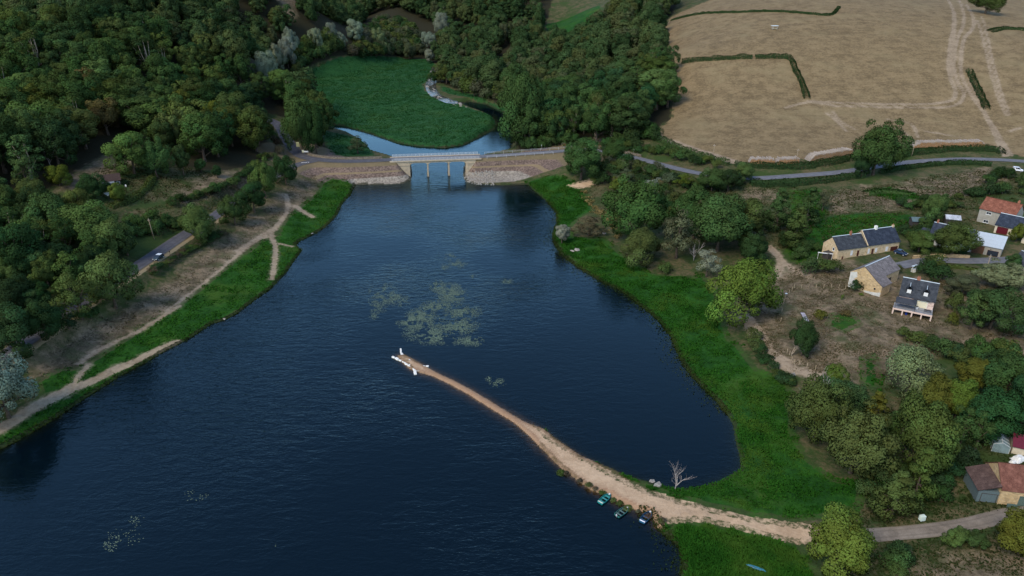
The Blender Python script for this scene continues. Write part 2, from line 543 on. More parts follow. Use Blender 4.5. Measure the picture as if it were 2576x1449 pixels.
# ------------------------------------------------------------------ ground
LUSH_PX = [
 [(893,468),(870,455),(835,446),(812,458),(798,490),(760,517),(722,548),(706,575),(700,600),(688,603),(672,599),(600,650),(520,715),(440,775),(344,833),(325,850),(265,885),(222,914),(192,928),(150,930),(95,957),(100,978),(108,995),(60,1045),(0,1088),(-80,1120),(-200,1180),(-300,1300),(0,1160),(300,970),(480,860),(700,725),(770,630),(870,520)],
 [(1325,455),(1360,447),(1400,440),(1440,455),(1478,490),(1492,530),(1455,548),(1430,575),(1440,598),(1520,600),(1560,640),(1640,690),(1740,700),(1765,690),(1800,740),(1830,850),(1855,870),(1900,930),(1965,950),(2000,1000),(1990,1080),(2020,1150),(2100,1210),(2180,1215),(2150,1290),(2000,1305),(1900,1296),(1800,1272),(1705,1250),(1668,1236),(1600,1208),(1480,1145),(1400,1095),(1370,1078),(1480,1120),(1700,1210),(1820,1190),(1830,1060),(1680,880),(1500,720),(1380,600),(1320,480)],
 [(1690,1318),(1720,1312),(1800,1318),(1880,1332),(1950,1356),(2010,1375),(2060,1449),(2080,1600),(1700,1600),(1690,1449),(1680,1372)],
 [(1975,640),(2010,580),(2080,545),(2170,535),(2290,540),(2320,560),(2270,577),(2100,597),(2062,640),(2010,665)],
 [(1990,480),(2060,475),(2080,500),(2080,560),(2000,570),(1985,520)],
 [(2175,480),(2230,470),(2300,485),(2330,500),(2250,505)],
 [(2170,900),(2200,890),(2215,950),(2205,985),(2170,960)],
 [(2095,790),(2140,785),(2165,815),(2120,835),(2080,820)],
 [(1370,60),(1440,40),(1510,12),(1508,60),(1485,88),(1440,105),(1385,95)]]
MARSH_PX = [[(730,215),(770,178),(840,148),(910,142),(1000,143),(1078,148),(1098,165),(1088,195),(1062,212),(1068,228),(1110,250),(1165,266),(1205,280),(1240,297),(1250,312),(1243,328),(1205,348),(1169,368),(1090,376),(1002,366),(925,342),(859,320),(822,308),(815,290),(828,268),(800,245)],
 [(1110,215),(1160,232),(1220,248),(1275,270),(1270,285),(1225,265),(1150,240),(1110,228)],
 [(800,325),(850,335),(890,345),(925,365),(938,392),(840,392),(820,360)]]
FIELD_PX = [[(1632,338),(1690,300),(1698,200),(1662,140),(1658,85),(1690,42),(1720,28),(1850,-20),(2700,-40),(2800,440),(2600,400),(2530,385),(2500,366),(2300,352),(2140,380),(2020,402),(1890,410),(1840,407),(1750,380),(1680,352)]]
SAND_PX = [[(1352,1084),(1400,1115),(1480,1160),(1560,1207),(1640,1244),(1668,1248),(1705,1262),(1800,1285),(1900,1308),(2010,1322),(2090,1333),(2090,1362),(2000,1362),(1900,1338),(1850,1324),(1760,1306),(1700,1308),(1650,1322),(1600,1296),(1560,1276),(1500,1242),(1450,1205),(1390,1155),(1340,1100)],
 [(1000,893),(1060,915),(1140,950),(1240,1005),(1330,1060),(1375,1094),(1360,1140),(1300,1080),(1200,1020),(1100,960),(1040,935)],
 [(1428,466),(1470,455),(1498,448),(1505,458),(1480,470),(1450,474)]]
DRY_PX = [[(765,428),(700,490),(640,540),(560,600),(480,660),(380,735),(250,800),(120,860),(60,890),(95,962),(200,928),(344,836),(440,777),(600,653),(690,585),(760,518),(812,458),(830,440)],
 [(1872,790),(1920,730),(1960,690),(2000,662),(2130,655),(2250,690),(2390,700),(2620,660),(2660,900),(2480,910),(2400,870),(2260,960),(2050,955),(1950,910),(1900,850)],
 [(2060,500),(2150,470),(2300,455),(2480,420),(2560,440),(2470,480),(2330,520),(2180,535),(2090,540)],
 [(1590,500),(1640,480),(1720,500),(1700,540),(1620,520)],[(1860,478),(1900,470),(1960,485),(1930,505),(1870,500)],
 [(140,480),(250,400),(330,350),(400,380),(340,400),(240,480)],[(420,500),(520,440),(640,425),(640,470),(480,510)],
 [(700,0),(760,-20),(800,5),(745,50),(715,45)],
 [(2260,1449),(2280,1410),(2400,1395),(2576,1390),(2800,1400),(2800,1700),(2200,1700)],
 [(1205,170),(1260,155),(1290,185),(1300,192),(1240,180)]]
WOOD_PX = [[(-330,-60),(700,-60),(1100,-60),(1400,-30),(1375,60),(1385,95),(1440,108),(1490,92),(1515,60),(1560,10),(1720,-20),(1690,35),(1655,85),(1658,140),(1694,200),(1688,295),(1620,345),(1560,368),(1450,368),(1395,372),(1300,376),(1296,310),(1272,275),(1200,235),(1112,210),(1100,160),(1000,140),(900,140),(830,145),(770,172),(730,205),(720,245),(795,262),(828,330),(820,380),(772,378),(742,330),(715,295),(655,288),(690,392),(650,415),(560,432),(440,420),(340,385),(270,392),(190,440),(120,480),(-330,640)]]
PATHS = [([(720,490),(724,520),(715,545),(690,575),(682,594),(693,620),(691,660),(684,702)],1.5),([(682,594),(640,606),(590,648),(540,690),(470,745),(420,782)],0.8),([(745,520),(785,546)],2.0),([(690,575),(650,600),(600,632)],2.0),
 ([(-60,1108),(0,1078),(60,1042),(120,1008),(190,975),(232,958),(290,930),(350,905),(400,880),(442,862)],2.6),([(195,915),(240,886),(300,856),(350,832),(450,770)],1.1),([(222,916),(188,962),(160,985)],0.9),([(735,620),(700,612)],0.9),
 ([(1935,620),(1962,652),(1955,690),(1905,745)],2.2),([(1962,652),(2000,680),(2040,700)],1.5),([(1875,800),(1905,845),(1930,880),(1955,912),(2000,930),(2060,948)],3.2),([(1890,800),(1925,850),(1950,890),(1975,905),(2010,915)],1.0),
 ([(2385,0),(2402,50),(2392,100),(2386,160),(2392,200),(2404,235),(2380,257),(2250,262),(2100,258),(2030,254)],1.1),([(2412,0),(2425,50),(2408,100),(2400,160),(2408,205),(2425,240),(2390,268),(2250,270),(2100,266),(2030,258),(1975,272)],1.0),
 ([(2430,10),(2450,60),(2425,100),(2417,170),(2435,225),(2480,290),(2515,345),(2545,392)],1.2),([(2400,30),(2396,120),(2392,190)],1.6),([(2440,200),(2465,260),(2500,330),(2530,392)],1.4),
 ([(2458,50),(2480,130),(2500,210),(2530,290)],0.6),([(2468,40),(2492,130),(2512,210),(2540,290)],0.6),([(2080,285),(2100,300),(2130,330)],0.7),([(2095,280),(2115,305),(2150,325)],0.6),([(2230,300),(2290,310),(2310,345)],0.6),([(2210,315),(2270,330),(2290,350)],0.5),([(2330,330),(2420,345)],0.7),([(2570,320),(2540,330)],0.7),
 ([(1625,337),(1690,356),(1760,380),(1848,407)],3.6),([(1215,172),(1255,165),(1300,192)],0.9)]

def build_ground():
    nr, nc = GX.shape
    X, Y, Z = GX.ravel(), GY.ravel(), GZ.ravel()
    sdl = poly_sd(X, Y, LAKE, 40)
    def msk(polys, w):
        sd = np.full(X.shape, -w)
        for p in polys: sd = np.maximum(sd, poly_sd(X, Y, px_poly(p), w + 8))
        return np.clip(0.5 + sd / (2 * w), 0, 1)
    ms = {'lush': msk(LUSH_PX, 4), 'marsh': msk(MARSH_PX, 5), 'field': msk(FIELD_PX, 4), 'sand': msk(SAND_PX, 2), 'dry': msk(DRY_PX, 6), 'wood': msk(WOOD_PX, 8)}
    pd = np.full(X.shape, 50.0)
    for pts, w in PATHS:
        g = px_poly(pts)
        s = spline(g, 3.0)
        dd, _ = line_dist(X, Y, s, None, pad=9)
        far = 8.0 if np.hypot(*g[0]) > 330 else 6.0
        pd = np.minimum(pd, (dd - w / 2 - (.3 if far > 7 else 0)) / far)
    ms['path'] = np.clip(0.5 - pd, 0, 1)
    # embankment of the causeway
    em = np.zeros(X.shape)
    for s in (road_w[:13], road_e[:14]):
        dd, _ = line_dist(X, Y, s[:, :2], None, pad=24)
        em = np.maximum(em, np.clip(1 - (dd - 15) / 8, 0, 1) * (dd < 24))
    ms['bank'] = em
    # verge of the lake road: pale gravel on the lake side
    dr = np.gradient(road_s[:, :2], axis=0); dr /= np.linalg.norm(dr, axis=1)[:, None]
    off = road_s[8:, :2] + np.c_[-dr[:, 1], dr[:, 0]][8:] * 3.5
    gv, _ = line_dist(X, Y, off, None, pad=8)
    ms['verge'] = np.clip(1.3 - gv / 1.3, 0, 1)
    # small unevenness
    rough = (vnoise(X / 3.1, Y / 3.1) - 0.5) * 0.5 + (vnoise(X / 1.1, Y / 1.1) - 0.5) * 0.25
    near_road = np.full(X.shape, 99.0)
    for pts, zs, hw, bank in ROADS:
        q, _ = line_dist(X, Y, pts, None, pad=hw + 6)
        near_road = np.minimum(near_road, q - hw)
    k = smooth(0.3, 4.0, near_road) * smooth(0.5, 6.0, -sdl) * (0.55 + 0.45 * ms['lush'])
    Z = Z + rough * k
    V = np.c_[X, Y, Z]
    idx = np.arange(nr * nc).reshape(nr, nc)
    F = np.stack([idx[:-1, :-1], idx[:-1, 1:], idx[1:, 1:], idx[1:, :-1]], -1).reshape(-1, 4)
    F = F[(Z[F] > -2.3).any(1)]
    used = np.unique(F)
    re = np.full(len(V), -1); re[used] = np.arange(len(used))
    me = mesh_np('ground', V[used], re[F], [], True)
    for k_, v_ in ms.items(): add_attr(me, k_, v_[used])
    add_attr(me, 'shore', np.clip(0.5 + sdl[used] / 6.0, 0, 1))
    # water sheet with its depth
    i2 = idx[::2, ::2]
    FW = np.stack([i2[:-1, :-1], i2[:-1, 1:], i2[1:, 1:], i2[1:, :-1]], -1).reshape(-1, 4)
    FW = FW[(sdl[FW] > -9).any(1)]
    uw = np.unique(FW); rw = np.full(len(V), -1); rw[uw] = np.arange(len(uw))
    mw = mesh_np('lake', np.c_[X[uw], Y[uw], np.zeros(len(uw))], rw[FW], [], True)
    add_attr(mw, 'depth', np.maximum(-Z[uw], -0.2))
    calm = msk([[(1060,920),(1400,1095),(1700,1240),(1900,1240),(1900,1000),(1700,850),(1560,790),(1400,800),(1250,880)]], 12)
    add_attr(mw, 'calm', calm[uw])
    up = msk([[(780,240),(830,240),(1250,260),(1310,300),(1310,385),(1200,405),(1000,405),(900,390),(780,310)]], 10)
    add_attr(mw, 'pool', up[uw])
    return me, mw

def ground_mat():
    t = NT('ground_cover')
    pos = t.n('ShaderNodeNewGeometry').outputs['Position']
    nb = t.noise(0.035, 4, 0.6, pos); nm = t.noise(0.16, 5, 0.65, pos); nf = t.noise(0.9, 5, 0.7, pos); nff = t.noise(4.0, 3, 0.7, pos)
    def sel(name, amp, n, e=0.05, off=0.0):
        v = t.math('ADD', t.attr(name).outputs['Fac'], t.math('MULTIPLY', t.math('SUBTRACT', n, 0.5 - off), amp))
        return t.step(v, 0.5 - e, 0.5 + e)
    nmix = t.math('ADD', t.math('MULTIPLY', nm, 0.5), t.math('MULTIPLY', nf, 0.5))
    # rough grass and scrub
    c = t.mix(t.step(nmix, 0.40, 0.62), (0.030, 0.050, 0.014), (0.105, 0.085, 0.045))
    c = t.mix(t.step(nb, 0.52, 0.62), c, t.mix(nf, (0.022, 0.045, 0.012), (0.05, 0.075, 0.02)))
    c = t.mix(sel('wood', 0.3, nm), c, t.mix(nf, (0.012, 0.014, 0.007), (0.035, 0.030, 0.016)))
    dry = t.mix(t.step(nmix, 0.40, 0.62), (0.075, 0.060, 0.036), (0.225, 0.170, 0.112))
    dry = t.mix(t.math('MULTIPLY', t.step(t.noise(0.45, 4, 0.7, pos), 0.50, 0.64), 0.6), dry, (0.048, 0.058, 0.022))
    dry = t.mix(t.math('MULTIPLY', t.step(t.noise(0.09, 4, 0.6, pos), 0.52, 0.66), 0.75), dry, t.mix(nf, (0.035, 0.052, 0.018), (0.075, 0.085, 0.035)))
    c = t.mix(sel('dry', 0.5, nm, 0.16), c, dry)
    # stubble field with faint lines of mowing
    st = t.noise(1.0, 4, 0.6, t.map((0.05, 1.3, 1), (0, 0, math.radians(14)), src=pos))
    fld = t.mix(t.step(t.math('ADD', t.math('MULTIPLY', nmix, 0.82), t.math('MULTIPLY', st, 0.18)), 0.38, 0.62), (0.113, 0.081, 0.042), (0.226, 0.165, 0.088))
    fld = t.mix(t.math('MULTIPLY', t.step(nb, 0.5, 0.72), 0.5), fld, (0.225, 0.178, 0.095))
    fld = t.mix(t.math('MULTIPLY', t.step(t.noise(0.25, 4, 0.7, pos), 0.60, 0.72), 0.5), fld, (0.105, 0.085, 0.05))
    c = t.mix(sel('field', 0.3, nm), c, fld)
    # lush grass of the drawn-down shore
    lu = t.mix(t.step(nmix, 0.36, 0.64), (0.009, 0.044, 0.006), (0.022, 0.085, 0.009))
    lu = t.mix(t.math('MULTIPLY', t.step(nb, 0.50, 0.66), 0.6), lu, (0.050, 0.092, 0.012))
    lu = t.mix(t.math('MULTIPLY', t.step(t.noise(0.11, 4, 0.6, pos), 0.52, 0.64), 0.6), lu, (0.008, 0.040, 0.006))
    lu = t.mix(t.math('MULTIPLY', t.step(nff, 0.55, 0.75), 0.5), lu, (0.006, 0.024, 0.004))
    c = t.mix(sel('lush', 0.45, nmix, 0.06), c, lu)
    ma = t.mix(t.step(nmix, 0.36, 0.66), (0.012, 0.055, 0.016), (0.022, 0.082, 0.022))
    ma = t.mix(t.math('MULTIPLY', t.step(nb, 0.48, 0.66), 0.5), ma, (0.032, 0.080, 0.018))
    c = t.mix(sel('marsh', 0.25, nmix, 0.05), c, ma)
    # bare soil
    pa = t.mix(t.step(nmix, 0.35, 0.65), (0.20, 0.150, 0.102), (0.35, 0.275, 0.195))
    pat = t.attr('path').outputs['Fac']
    halo = t.math('MULTIPLY', t.step(t.math('ADD', pat, t.math('MULTIPLY', t.math('SUBTRACT', nmix, 0.5), 1.3)), 0.28, 0.55), t.math('SUBTRACT', 0.42, t.math('MULTIPLY', t.attr('field').outputs['Fac'], 0.28)))
    c = t.mix(t.math('MULTIPLY', halo, t.step(pat, 0.02, 0.3)), c, pa)
    c = t.mix(t.math('MULTIPLY', sel('path', 0.34, nmix, 0.06, 0.06), t.math('SUBTRACT', 0.85, t.math('MULTIPLY', t.attr('field').outputs['Fac'], 0.22))), c, pa)
    sa = t.mix(t.step(nmix, 0.34, 0.66), (0.36, 0.245, 0.150), (0.51, 0.362, 0.235))
    sa = t.mix(t.math('MULTIPLY', t.step(nff, 0.6, 0.75), 0.3), sa, (0.28, 0.20, 0.13))
    c = t.mix(sel('sand', 0.35, nf, 0.06), c, sa)
    c = t.mix(t.math('MULTIPLY', sel('verge', 0.6, nf, 0.1), 0.75), c, t.mix(nff, (0.20, 0.15, 0.09), (0.42, 0.32, 0.19)))
    # stone pitching of the causeway: pale below the old water line, brown above
    z = t.n('ShaderNodeSeparateXYZ'); t.link(pos, z.inputs[0])
    zz = t.math('ADD', z.outputs[2], t.math('MULTIPLY', t.math('SUBTRACT', nf, 0.5), 0.5))
    vo = t.n('ShaderNodeTexVoronoi'); vo.inputs['Scale'].default_value = 1.6; t.link(pos, vo.inputs['Vector'])
    sc = t.n('ShaderNodeSeparateColor'); t.link(vo.outputs['Color'], sc.inputs[0])
    pale = t.mix(sc.outputs[0], (0.15, 0.13, 0.105), (0.32, 0.28, 0.23))
    brown = t.mix(sc.outputs[0], (0.085, 0.060, 0.050), (0.20, 0.145, 0.115))
    tan = t.mix(nf, (0.13, 0.105, 0.06), (0.28, 0.205, 0.125))
    bc = t.mix(t.step(zz, 2.0, 2.3), pale, brown)
    bc = t.mix(t.step(zz, 3.9, 4.1), bc, tan)
    bc = t.mix(t.step(zz, 4.6, 4.8), bc, brown)
    bc = t.mix(t.step(zz, 6.4, 7.0), bc, t.mix(nmix, (0.06, 0.06, 0.03), (0.24, 0.175, 0.105)))
    bk = t.math('MULTIPLY', sel('bank', 0.2, nm, 0.08), t.step(t.math('SUBTRACT', 1.0, t.attr('marsh').outputs['Fac']), 0.3, 0.6))
    bk = t.math('MULTIPLY', bk, t.step(t.math('SUBTRACT', 1.0, t.attr('lush').outputs['Fac']), 0.35, 0.6))
    c = t.mix(bk, c, bc)
    # wet dark mud at the very edge
    wet = t.math('MULTIPLY', t.step(t.math('ADD', t.attr('shore').outputs['Fac'], t.math('MULTIPLY', t.math('SUBTRACT', nf, 0.5), 0.3)), 0.40, 0.50), t.math('SUBTRACT', 1.0, t.attr('sand').outputs['Fac']))
    c = t.mix(t.math('MULTIPLY', wet, 0.8), c, t.mix(nff, (0.012, 0.014, 0.008), (0.035, 0.038, 0.018)))
    wets = t.math('MULTIPLY', t.step(t.attr('shore').outputs['Fac'], 0.26, 0.46), t.attr('sand').outputs['Fac'])
    c = t.mix(t.math('MULTIPLY', wets, 0.8), c, (0.26, 0.145, 0.085))
    hb = t.math('ADD', t.math('MULTIPLY', nf, 1.0), t.math('MULTIPLY', nff, 0.5))
    return t.done(t.bsdf(c, 0.95, t.bump(hb, 0.55, 0.35), 0.1))

def lake_mat():
    t = NT('lake_water')
    pos = t.n('ShaderNodeNewGeometry').outputs['Position']
    dep = t.attr('depth').outputs['Fac']; calm = t.attr('calm').outputs['Fac']; pool = t.attr('pool').outputs['Fac']
    w1 = t.noise(0.55, 3, 0.6, t.map((0.42, 1.0, 1), (0, 0, math.radians(-8)), src=pos), 0.6)
    w2 = t.noise(1.7, 3, 0.6, t.map((0.5, 1.0, 1), (0, 0, math.radians(10)), src=pos), 0.4)
    h = t.math('ADD', t.math('MULTIPLY', w1, 0.75), t.math('MULTIPLY', w2, 0.28))
    gust = t.noise(0.018, 3, 0.5, pos)
    amp = t.math('MULTIPLY', t.math('SUBTRACT', 1.0, t.math('MULTIPLY', calm, 0.72)), t.math('SUBTRACT', 1.0, t.math('MULTIPLY', pool, 0.75)))
    amp = t.math('MULTIPLY', amp, t.math('ADD', 0.25, t.math('MULTIPLY', t.step(gust, .35, .65), 0.95)))
    bp = t.n('ShaderNodeBump'); bp.inputs['Distance'].default_value = 0.42
    t.link(h, bp.inputs['Height']); t.link(t.math('MULTIPLY', amp, 0.85), bp.inputs['Strength'])
    nrm = bp.outputs[0]
    body = t.n('ShaderNodeBsdfDiffuse'); body.inputs[0].default_value = (0.0005, 0.0032, 0.0064, 1)
    tp = t.n('ShaderNodeBsdfTransparent'); tp.inputs[0].default_value = (0.80, 0.78, 0.66, 1)
    op = t.math('SUBTRACT', 1.0, t.math('POWER', 0.06, t.math('MAXIMUM', dep, 0.0)))
    m1 = t.n('ShaderNodeMixShader'); t.link(op, m1.inputs[0]); t.link(tp.outputs[0], m1.inputs[1]); t.link(body.outputs[0], m1.inputs[2])
    gl = t.n('ShaderNodeBsdfGlossy'); gl.inputs['Roughness'].default_value = 0.06; gl.inputs['Color'].default_value = (0.64, 0.90, 0.98, 1)
    t.link(nrm, gl.inputs['Normal'])
    fr = t.n('ShaderNodeFresnel'); fr.inputs['IOR'].default_value = 1.333; t.link(nrm, fr.inputs['Normal'])
    m2 = t.n('ShaderNodeMixShader'); t.link(fr.outputs[0], m2.inputs[0]); t.link(m1.outputs[0], m2.inputs[1]); t.link(gl.outputs[0], m2.inputs[2])
    return t.done(m2)

g_me, w_me = build_ground()
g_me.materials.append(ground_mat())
tag(obj('ground', g_me), 'grassy banks, dry pasture and wooded valley sides around the lake', 'ground', kind='structure')
w_me.materials.append(lake_mat())
tag(obj('lake', w_me), 'dark blue rippled reservoir lake crossed by a road bridge', 'lake', kind='structure')

def asphalt(name, c, c2):
    t = NT(name)
    pos = t.n('ShaderNodeNewGeometry').outputs['Position']
    n = t.noise(0.5, 5, 0.6, pos); f = t.noise(6, 3, 0.7, pos)
    e = t.attr('edge').outputs['Fac']
    col = t.mix(t.step(t.math('ADD', t.math('MULTIPLY', n, 0.6), t.math('MULTIPLY', f, 0.4)), 0.36, 0.66), c, c2)
    col = t.mix(t.math('MULTIPLY', t.step(t.math('ADD', e, t.math('MULTIPLY', t.math('SUBTRACT', n, 0.5), 0.5)), 0.82, 1.0), 0.7), col, (0.13, 0.11, 0.075))
    tr = t.step(t.math('ABSOLUTE', t.math('SUBTRACT', e, 0.45)), 0.16, 0.05)
    col = t.mix(t.math('MULTIPLY', tr, 0.3), col, tuple(x * 0.62 for x in c))
    return t.done(t.bsdf(col, 0.9, t.bump(f, 0.3, 0.03), 0.2))
ASPH = asphalt('asphalt', (0.105, 0.108, 0.120), (0.165, 0.168, 0.182))
ASPH_D = asphalt('worn_asphalt', (0.060, 0.060, 0.070), (0.100, 0.100, 0.112))
GRAV = asphalt('gravel_track', (0.130, 0.108, 0.086), (0.235, 0.195, 0.155))

def ribbon(name, s, hw, mat, dz=0.0, n=7):
    s = spline(s[::2] if len(s) > 6 else s, 1.5)
    d = np.gradient(s[:, :2], axis=0)
    d /= np.linalg.norm(d, axis=1)[:, None] + 1e-9
    nx = np.c_[d[:, 1], -d[:, 0]]
    us = np.linspace(-1, 1, n)
    wob = 1 + 0.05 * (vnoise(s[:, 0] / 4, s[:, 1] / 4) - 0.5)
    V = np.concatenate([np.c_[s[:, :2] + nx * (u * hw * wob)[:, None], s[:, 2] + dz + 0.05 * (1 - u * u)] for u in us]).reshape(n, len(s), 3).transpose(1, 0, 2).reshape(-1, 3)
    idx = np.arange(len(s) * n).reshape(len(s), n)
    F = np.stack([idx[:-1, :-1], idx[:-1, 1:], idx[1:, 1:], idx[1:, :-1]], -1).reshape(-1, 4)
    me = mesh_np(name, V, F, [mat], True)
    add_attr(me, 'edge', np.tile(np.abs(us), len(s)))
    return obj(name, me)
def road_obj(name, s, hw, mat, label, dz=0.0):
    return tag(ribbon(name, s, hw, mat, dz), label, 'road', kind='structure')
road_obj('road', road_w, 3.1, ASPH_D, 'asphalt road curving off the causeway up into the wood')
road_obj('road', road_s, 2.9, ASPH_D, 'dark asphalt road running along the wooded lake bank', -0.006)
road_obj('road', road_e, 2.8, ASPH, 'pale asphalt road winding from the bridge below the stubble field')
road_obj('lane', lane, 2.5, ASPH, 'grey asphalt lane between the village houses')
tk = track.copy(); tk[:, 2] -= 0.35 * (1 - smooth(0, 3, np.arange(len(tk)).astype(float)))
road_obj('track', tk, 1.7, GRAV, 'gravel track leading from the sand spit past the bench')

# ------------------------------------------------------------------ trees
def rand_dirs(r, n):
    v = r.normal(size=(n, 3)); return v / np.linalg.norm(v, axis=1)[:, None]

def leaf_quads(P, N, size, r):
    """one leaf-spray quad per point, facing about N"""
    n = len(P)
    t = r.normal(size=(n, 3)); a = np.cross(N, t); a /= np.linalg.norm(a, axis=1)[:, None] + 1e-9
    b = np.cross(N, a)
    s = (size * r.uniform(0.6, 1.35, n))[:, None]
    a, b = a * s * 0.5, b * s * r.uniform(0.55, 0.95, n)[:, None] * 0.5
    bend = N * s * 0.16
    V = np.stack([P - a - b * 0.35 - bend, P - b * 0.9 + a * 0.2, P + a + b * 0.35 - bend, P + b * 0.9 - a * 0.2], 1).reshape(-1, 3)
    F = np.arange(4 * n).reshape(n, 4)
    return V, F

def lobes_of(kind, r, H, R):
    """centres and radii of the leaf masses of a crown of height H and radius R"""
    out = []
    if kind == 'round':
        zc, rz = H * 0.52, H * 0.42
        n = 44; ph0 = r.uniform(0, 6)
        for i in range(n):
            k = (i + 0.5) / n; ph = math.acos(1 - 1.75 * k); th = i * 2.39996 + r.uniform(-.5, .5)
            q = r.uniform(0.45, 1.0) * (1 + 0.28 * math.sin(th * 2 + ph0) * math.sin(ph))
            out.append((R * q * math.sin(ph) * math.cos(th), R * q * math.sin(ph) * math.sin(th), zc + rz * q * math.cos(ph) + r.normal(0, .04) * H, R * r.uniform(0.16, 0.42)))
    elif kind == 'oval':
        zc, rz = H * 0.53, H * 0.44
        n = 30
        for i in range(n):
            k = (i + 0.5) / n; ph = math.acos(1 - 1.85 * k); th = i * 2.39996 + r.uniform(-.5, .5)
            q = r.uniform(0.5, 0.95)
            out.append((R * q * math.sin(ph) * math.cos(th), R * q * math.sin(ph) * math.sin(th), zc + rz * q * math.cos(ph), R * r.uniform(0.28, 0.48)))
    elif kind == 'ragged':
        for i in range(26):
            th = r.uniform(0, 6.283); q = r.uniform(0.2, 1.0); k = r.uniform(0.25, 0.92)
            w = math.sin(math.pi * min(1, k * 1.05)) ** 0.6
            out.append((R * q * w * math.cos(th), R * q * w * math.sin(th), H * k, R * r.uniform(0.18, 0.34)))
    elif kind == 'cone':
        for i in range(34):
            k = r.uniform(0.12, 0.97) ; w = (1 - k) ** 0.75
            th = i * 2.39996; q = r.uniform(0.45, 0.95)
            out.append((R * q * w * math.cos(th), R * q * w * math.sin(th), H * k, R * (0.16 + 0.22 * (1 - k)) * r.uniform(.8, 1.3)))
    elif kind == 'weeping':
        for i in range(32):
            th = i * 2.39996 + r.uniform(-.3, .3); q = r.uniform(0.25, 0.95)
            out.append((R * q * math.cos(th), R * q * math.sin(th), H * (0.86 - 0.42 * q * q) + r.uniform(-.05, .05) * H, R * r.uniform(0.22, 0.34)))
    elif kind == 'bush':
        for i in range(16):
            th = i * 2.39996; q = r.uniform(0.1, 0.8); k = r.uniform(0.3, 0.72) * (1 - 0.35 * q)
            out.append((R * q * math.cos(th), R * q * math.sin(th), H * k, min(H, R) * r.uniform(0.28, 0.42)))
    return np.array(out)

def crown_mesh(name, kind, seed, H, R, leaf, per, mat=None, trunk=False):
    r = np.random.default_rng(seed)
    L = lobes_of(kind, r, H, R)
    ctr = np.array([0, 0, H * (0.5 if kind != 'bush' else 0.2)])
    Ps, Ns, Cs, Ss = [], [], [], []
    for i, (x, y, z, rad) in enumerate(L):
        c = np.array([x, y, z])
        n = int(per * (rad / (R * 0.33)) ** 2 * r.uniform(.8, 1.2)) + 4
        if kind == 'bush': n = int(per * r.uniform(.8, 1.2))
        d = rand_dirs(r, n * 2)
        o = (c - ctr) / (np.linalg.norm(c - ctr) + 1e-6)
        keep = (d @ o + d[:, 2] * 0.45) > r.uniform(-0.75, 0.15, n * 2)
        d = d[keep][:n]
        rr = rad * r.uniform(0.62, 1.12, len(d)) ** 0.8
        sc = np.array([1, 1, 0.82])
        P = c + d * rr[:, None] * sc
        if kind == 'weeping':
            hang = r.uniform(0, 1, len(d)) ** 2 * H * 0.32
            P[:, 2] = np.maximum(P[:, 2] - hang * (np.hypot(P[:, 0], P[:, 1]) / R), H * 0.06)
        N = d * 0.75 + rand_dirs(r, len(d)) * 0.6 + np.array([0, 0, 0.25])
        N /= np.linalg.norm(N, axis=1)[:, None]
        cd = (P - ctr) / np.array([R, R, H * 0.45]); cd /= np.linalg.norm(cd, axis=1)[:, None] + 1e-6
        S = d * 0.75 + cd * 0.55 + np.array([0, 0, 0.12]) + rand_dirs(r, len(d)) * 0.12
        Ss.append(S / np.linalg.norm(S, axis=1)[:, None])
        Ps.append(P); Ns.append(N)
        Cs.append(np.clip(r.normal(0.5, 0.15) + r.normal(0, 0.07, len(d)), 0, 1))
    # a few leaves deep inside so that the crown is not hollow
    m = int(sum(map(len, Ps)) * 0.10)
    k = r.integers(0, len(L), m)
    P = ctr + (L[k, :3] - ctr) * r.uniform(0.1, 0.8, m)[:, None] + rand_dirs(r, m) * R * 0.12
    S = rand_dirs(r, m); Ss.append(S)
    Ps.append(P); Ns.append(S); Cs.append(r.uniform(0.1, 0.5, m))
    P, N, C = np.concatenate(Ps), np.concatenate(Ns), np.concatenate(Cs)
    # bring the crown to exactly the asked height and radius
    kr = R / np.percentile(np.hypot(P[:, 0], P[:, 1]), 97); kz = H / np.percentile(P[:, 2], 99.3)
    P = P * np.array([kr, kr, kz]); L = L * np.array([kr, kr, kz, kr])
    V, F = leaf_quads(P, N, leaf, r)
    S = np.concatenate(Ss)
    # wind each leaf so that it faces the way it is shaded
    fn = np.cross(V[1::4] - V[0::4], V[2::4] - V[0::4])
    fl = (fn * S).sum(1) < 0
    F[fl] = F[fl][:, ::-1]
    me = mesh_np(name, V, F, [mat or LEAF], True)
    add_attr(me, 'clump', C, 'FACE')
    me.normals_split_custom_set(np.repeat(S, 4, axis=0).tolist())
    return me, L

def trunk_mesh(name, seed, H, R, L, mat, fork=0.35, r0=None, lean=0.0):
    r = random.Random(seed)
    mb = MB()
    r0 = r0 or 0.022 * H + 0.06
    top = H * 0.66
    pts, rad = [(0, 0, -0.6)], [r0 * 1.5]
    x = y = 0.0
    for k in range(1, 7):
        x += r.uniform(-.03, .03) * H * 0.3 + lean * H * 0.05; y += r.uniform(-.03, .03) * H * 0.3
        pts.append((x, y, top * k / 6)); rad.append(r0 * (1.05 - 0.15 * k))
    mb.tube(pts, rad, 7)
    idx = sorted(range(len(L)), key=lambda i: -L[i][3])[:9]
    for i in idx:
        e = Vector(L[i][:3]); b = Vector(pts[2 + (i % 4)])
        if e.z < b.z * 0.8: b = Vector(pts[1 + i % 2])
        m = b.lerp(e, 0.5) + Vector((r.uniform(-.3, .3), r.uniform(-.3, .3), -0.06 * H * r.random()))
        mb.tube([b, m, e], [r0 * 0.42, r0 * 0.28, r0 * 0.08], 5)
    return mb.mesh(name, mat, True)

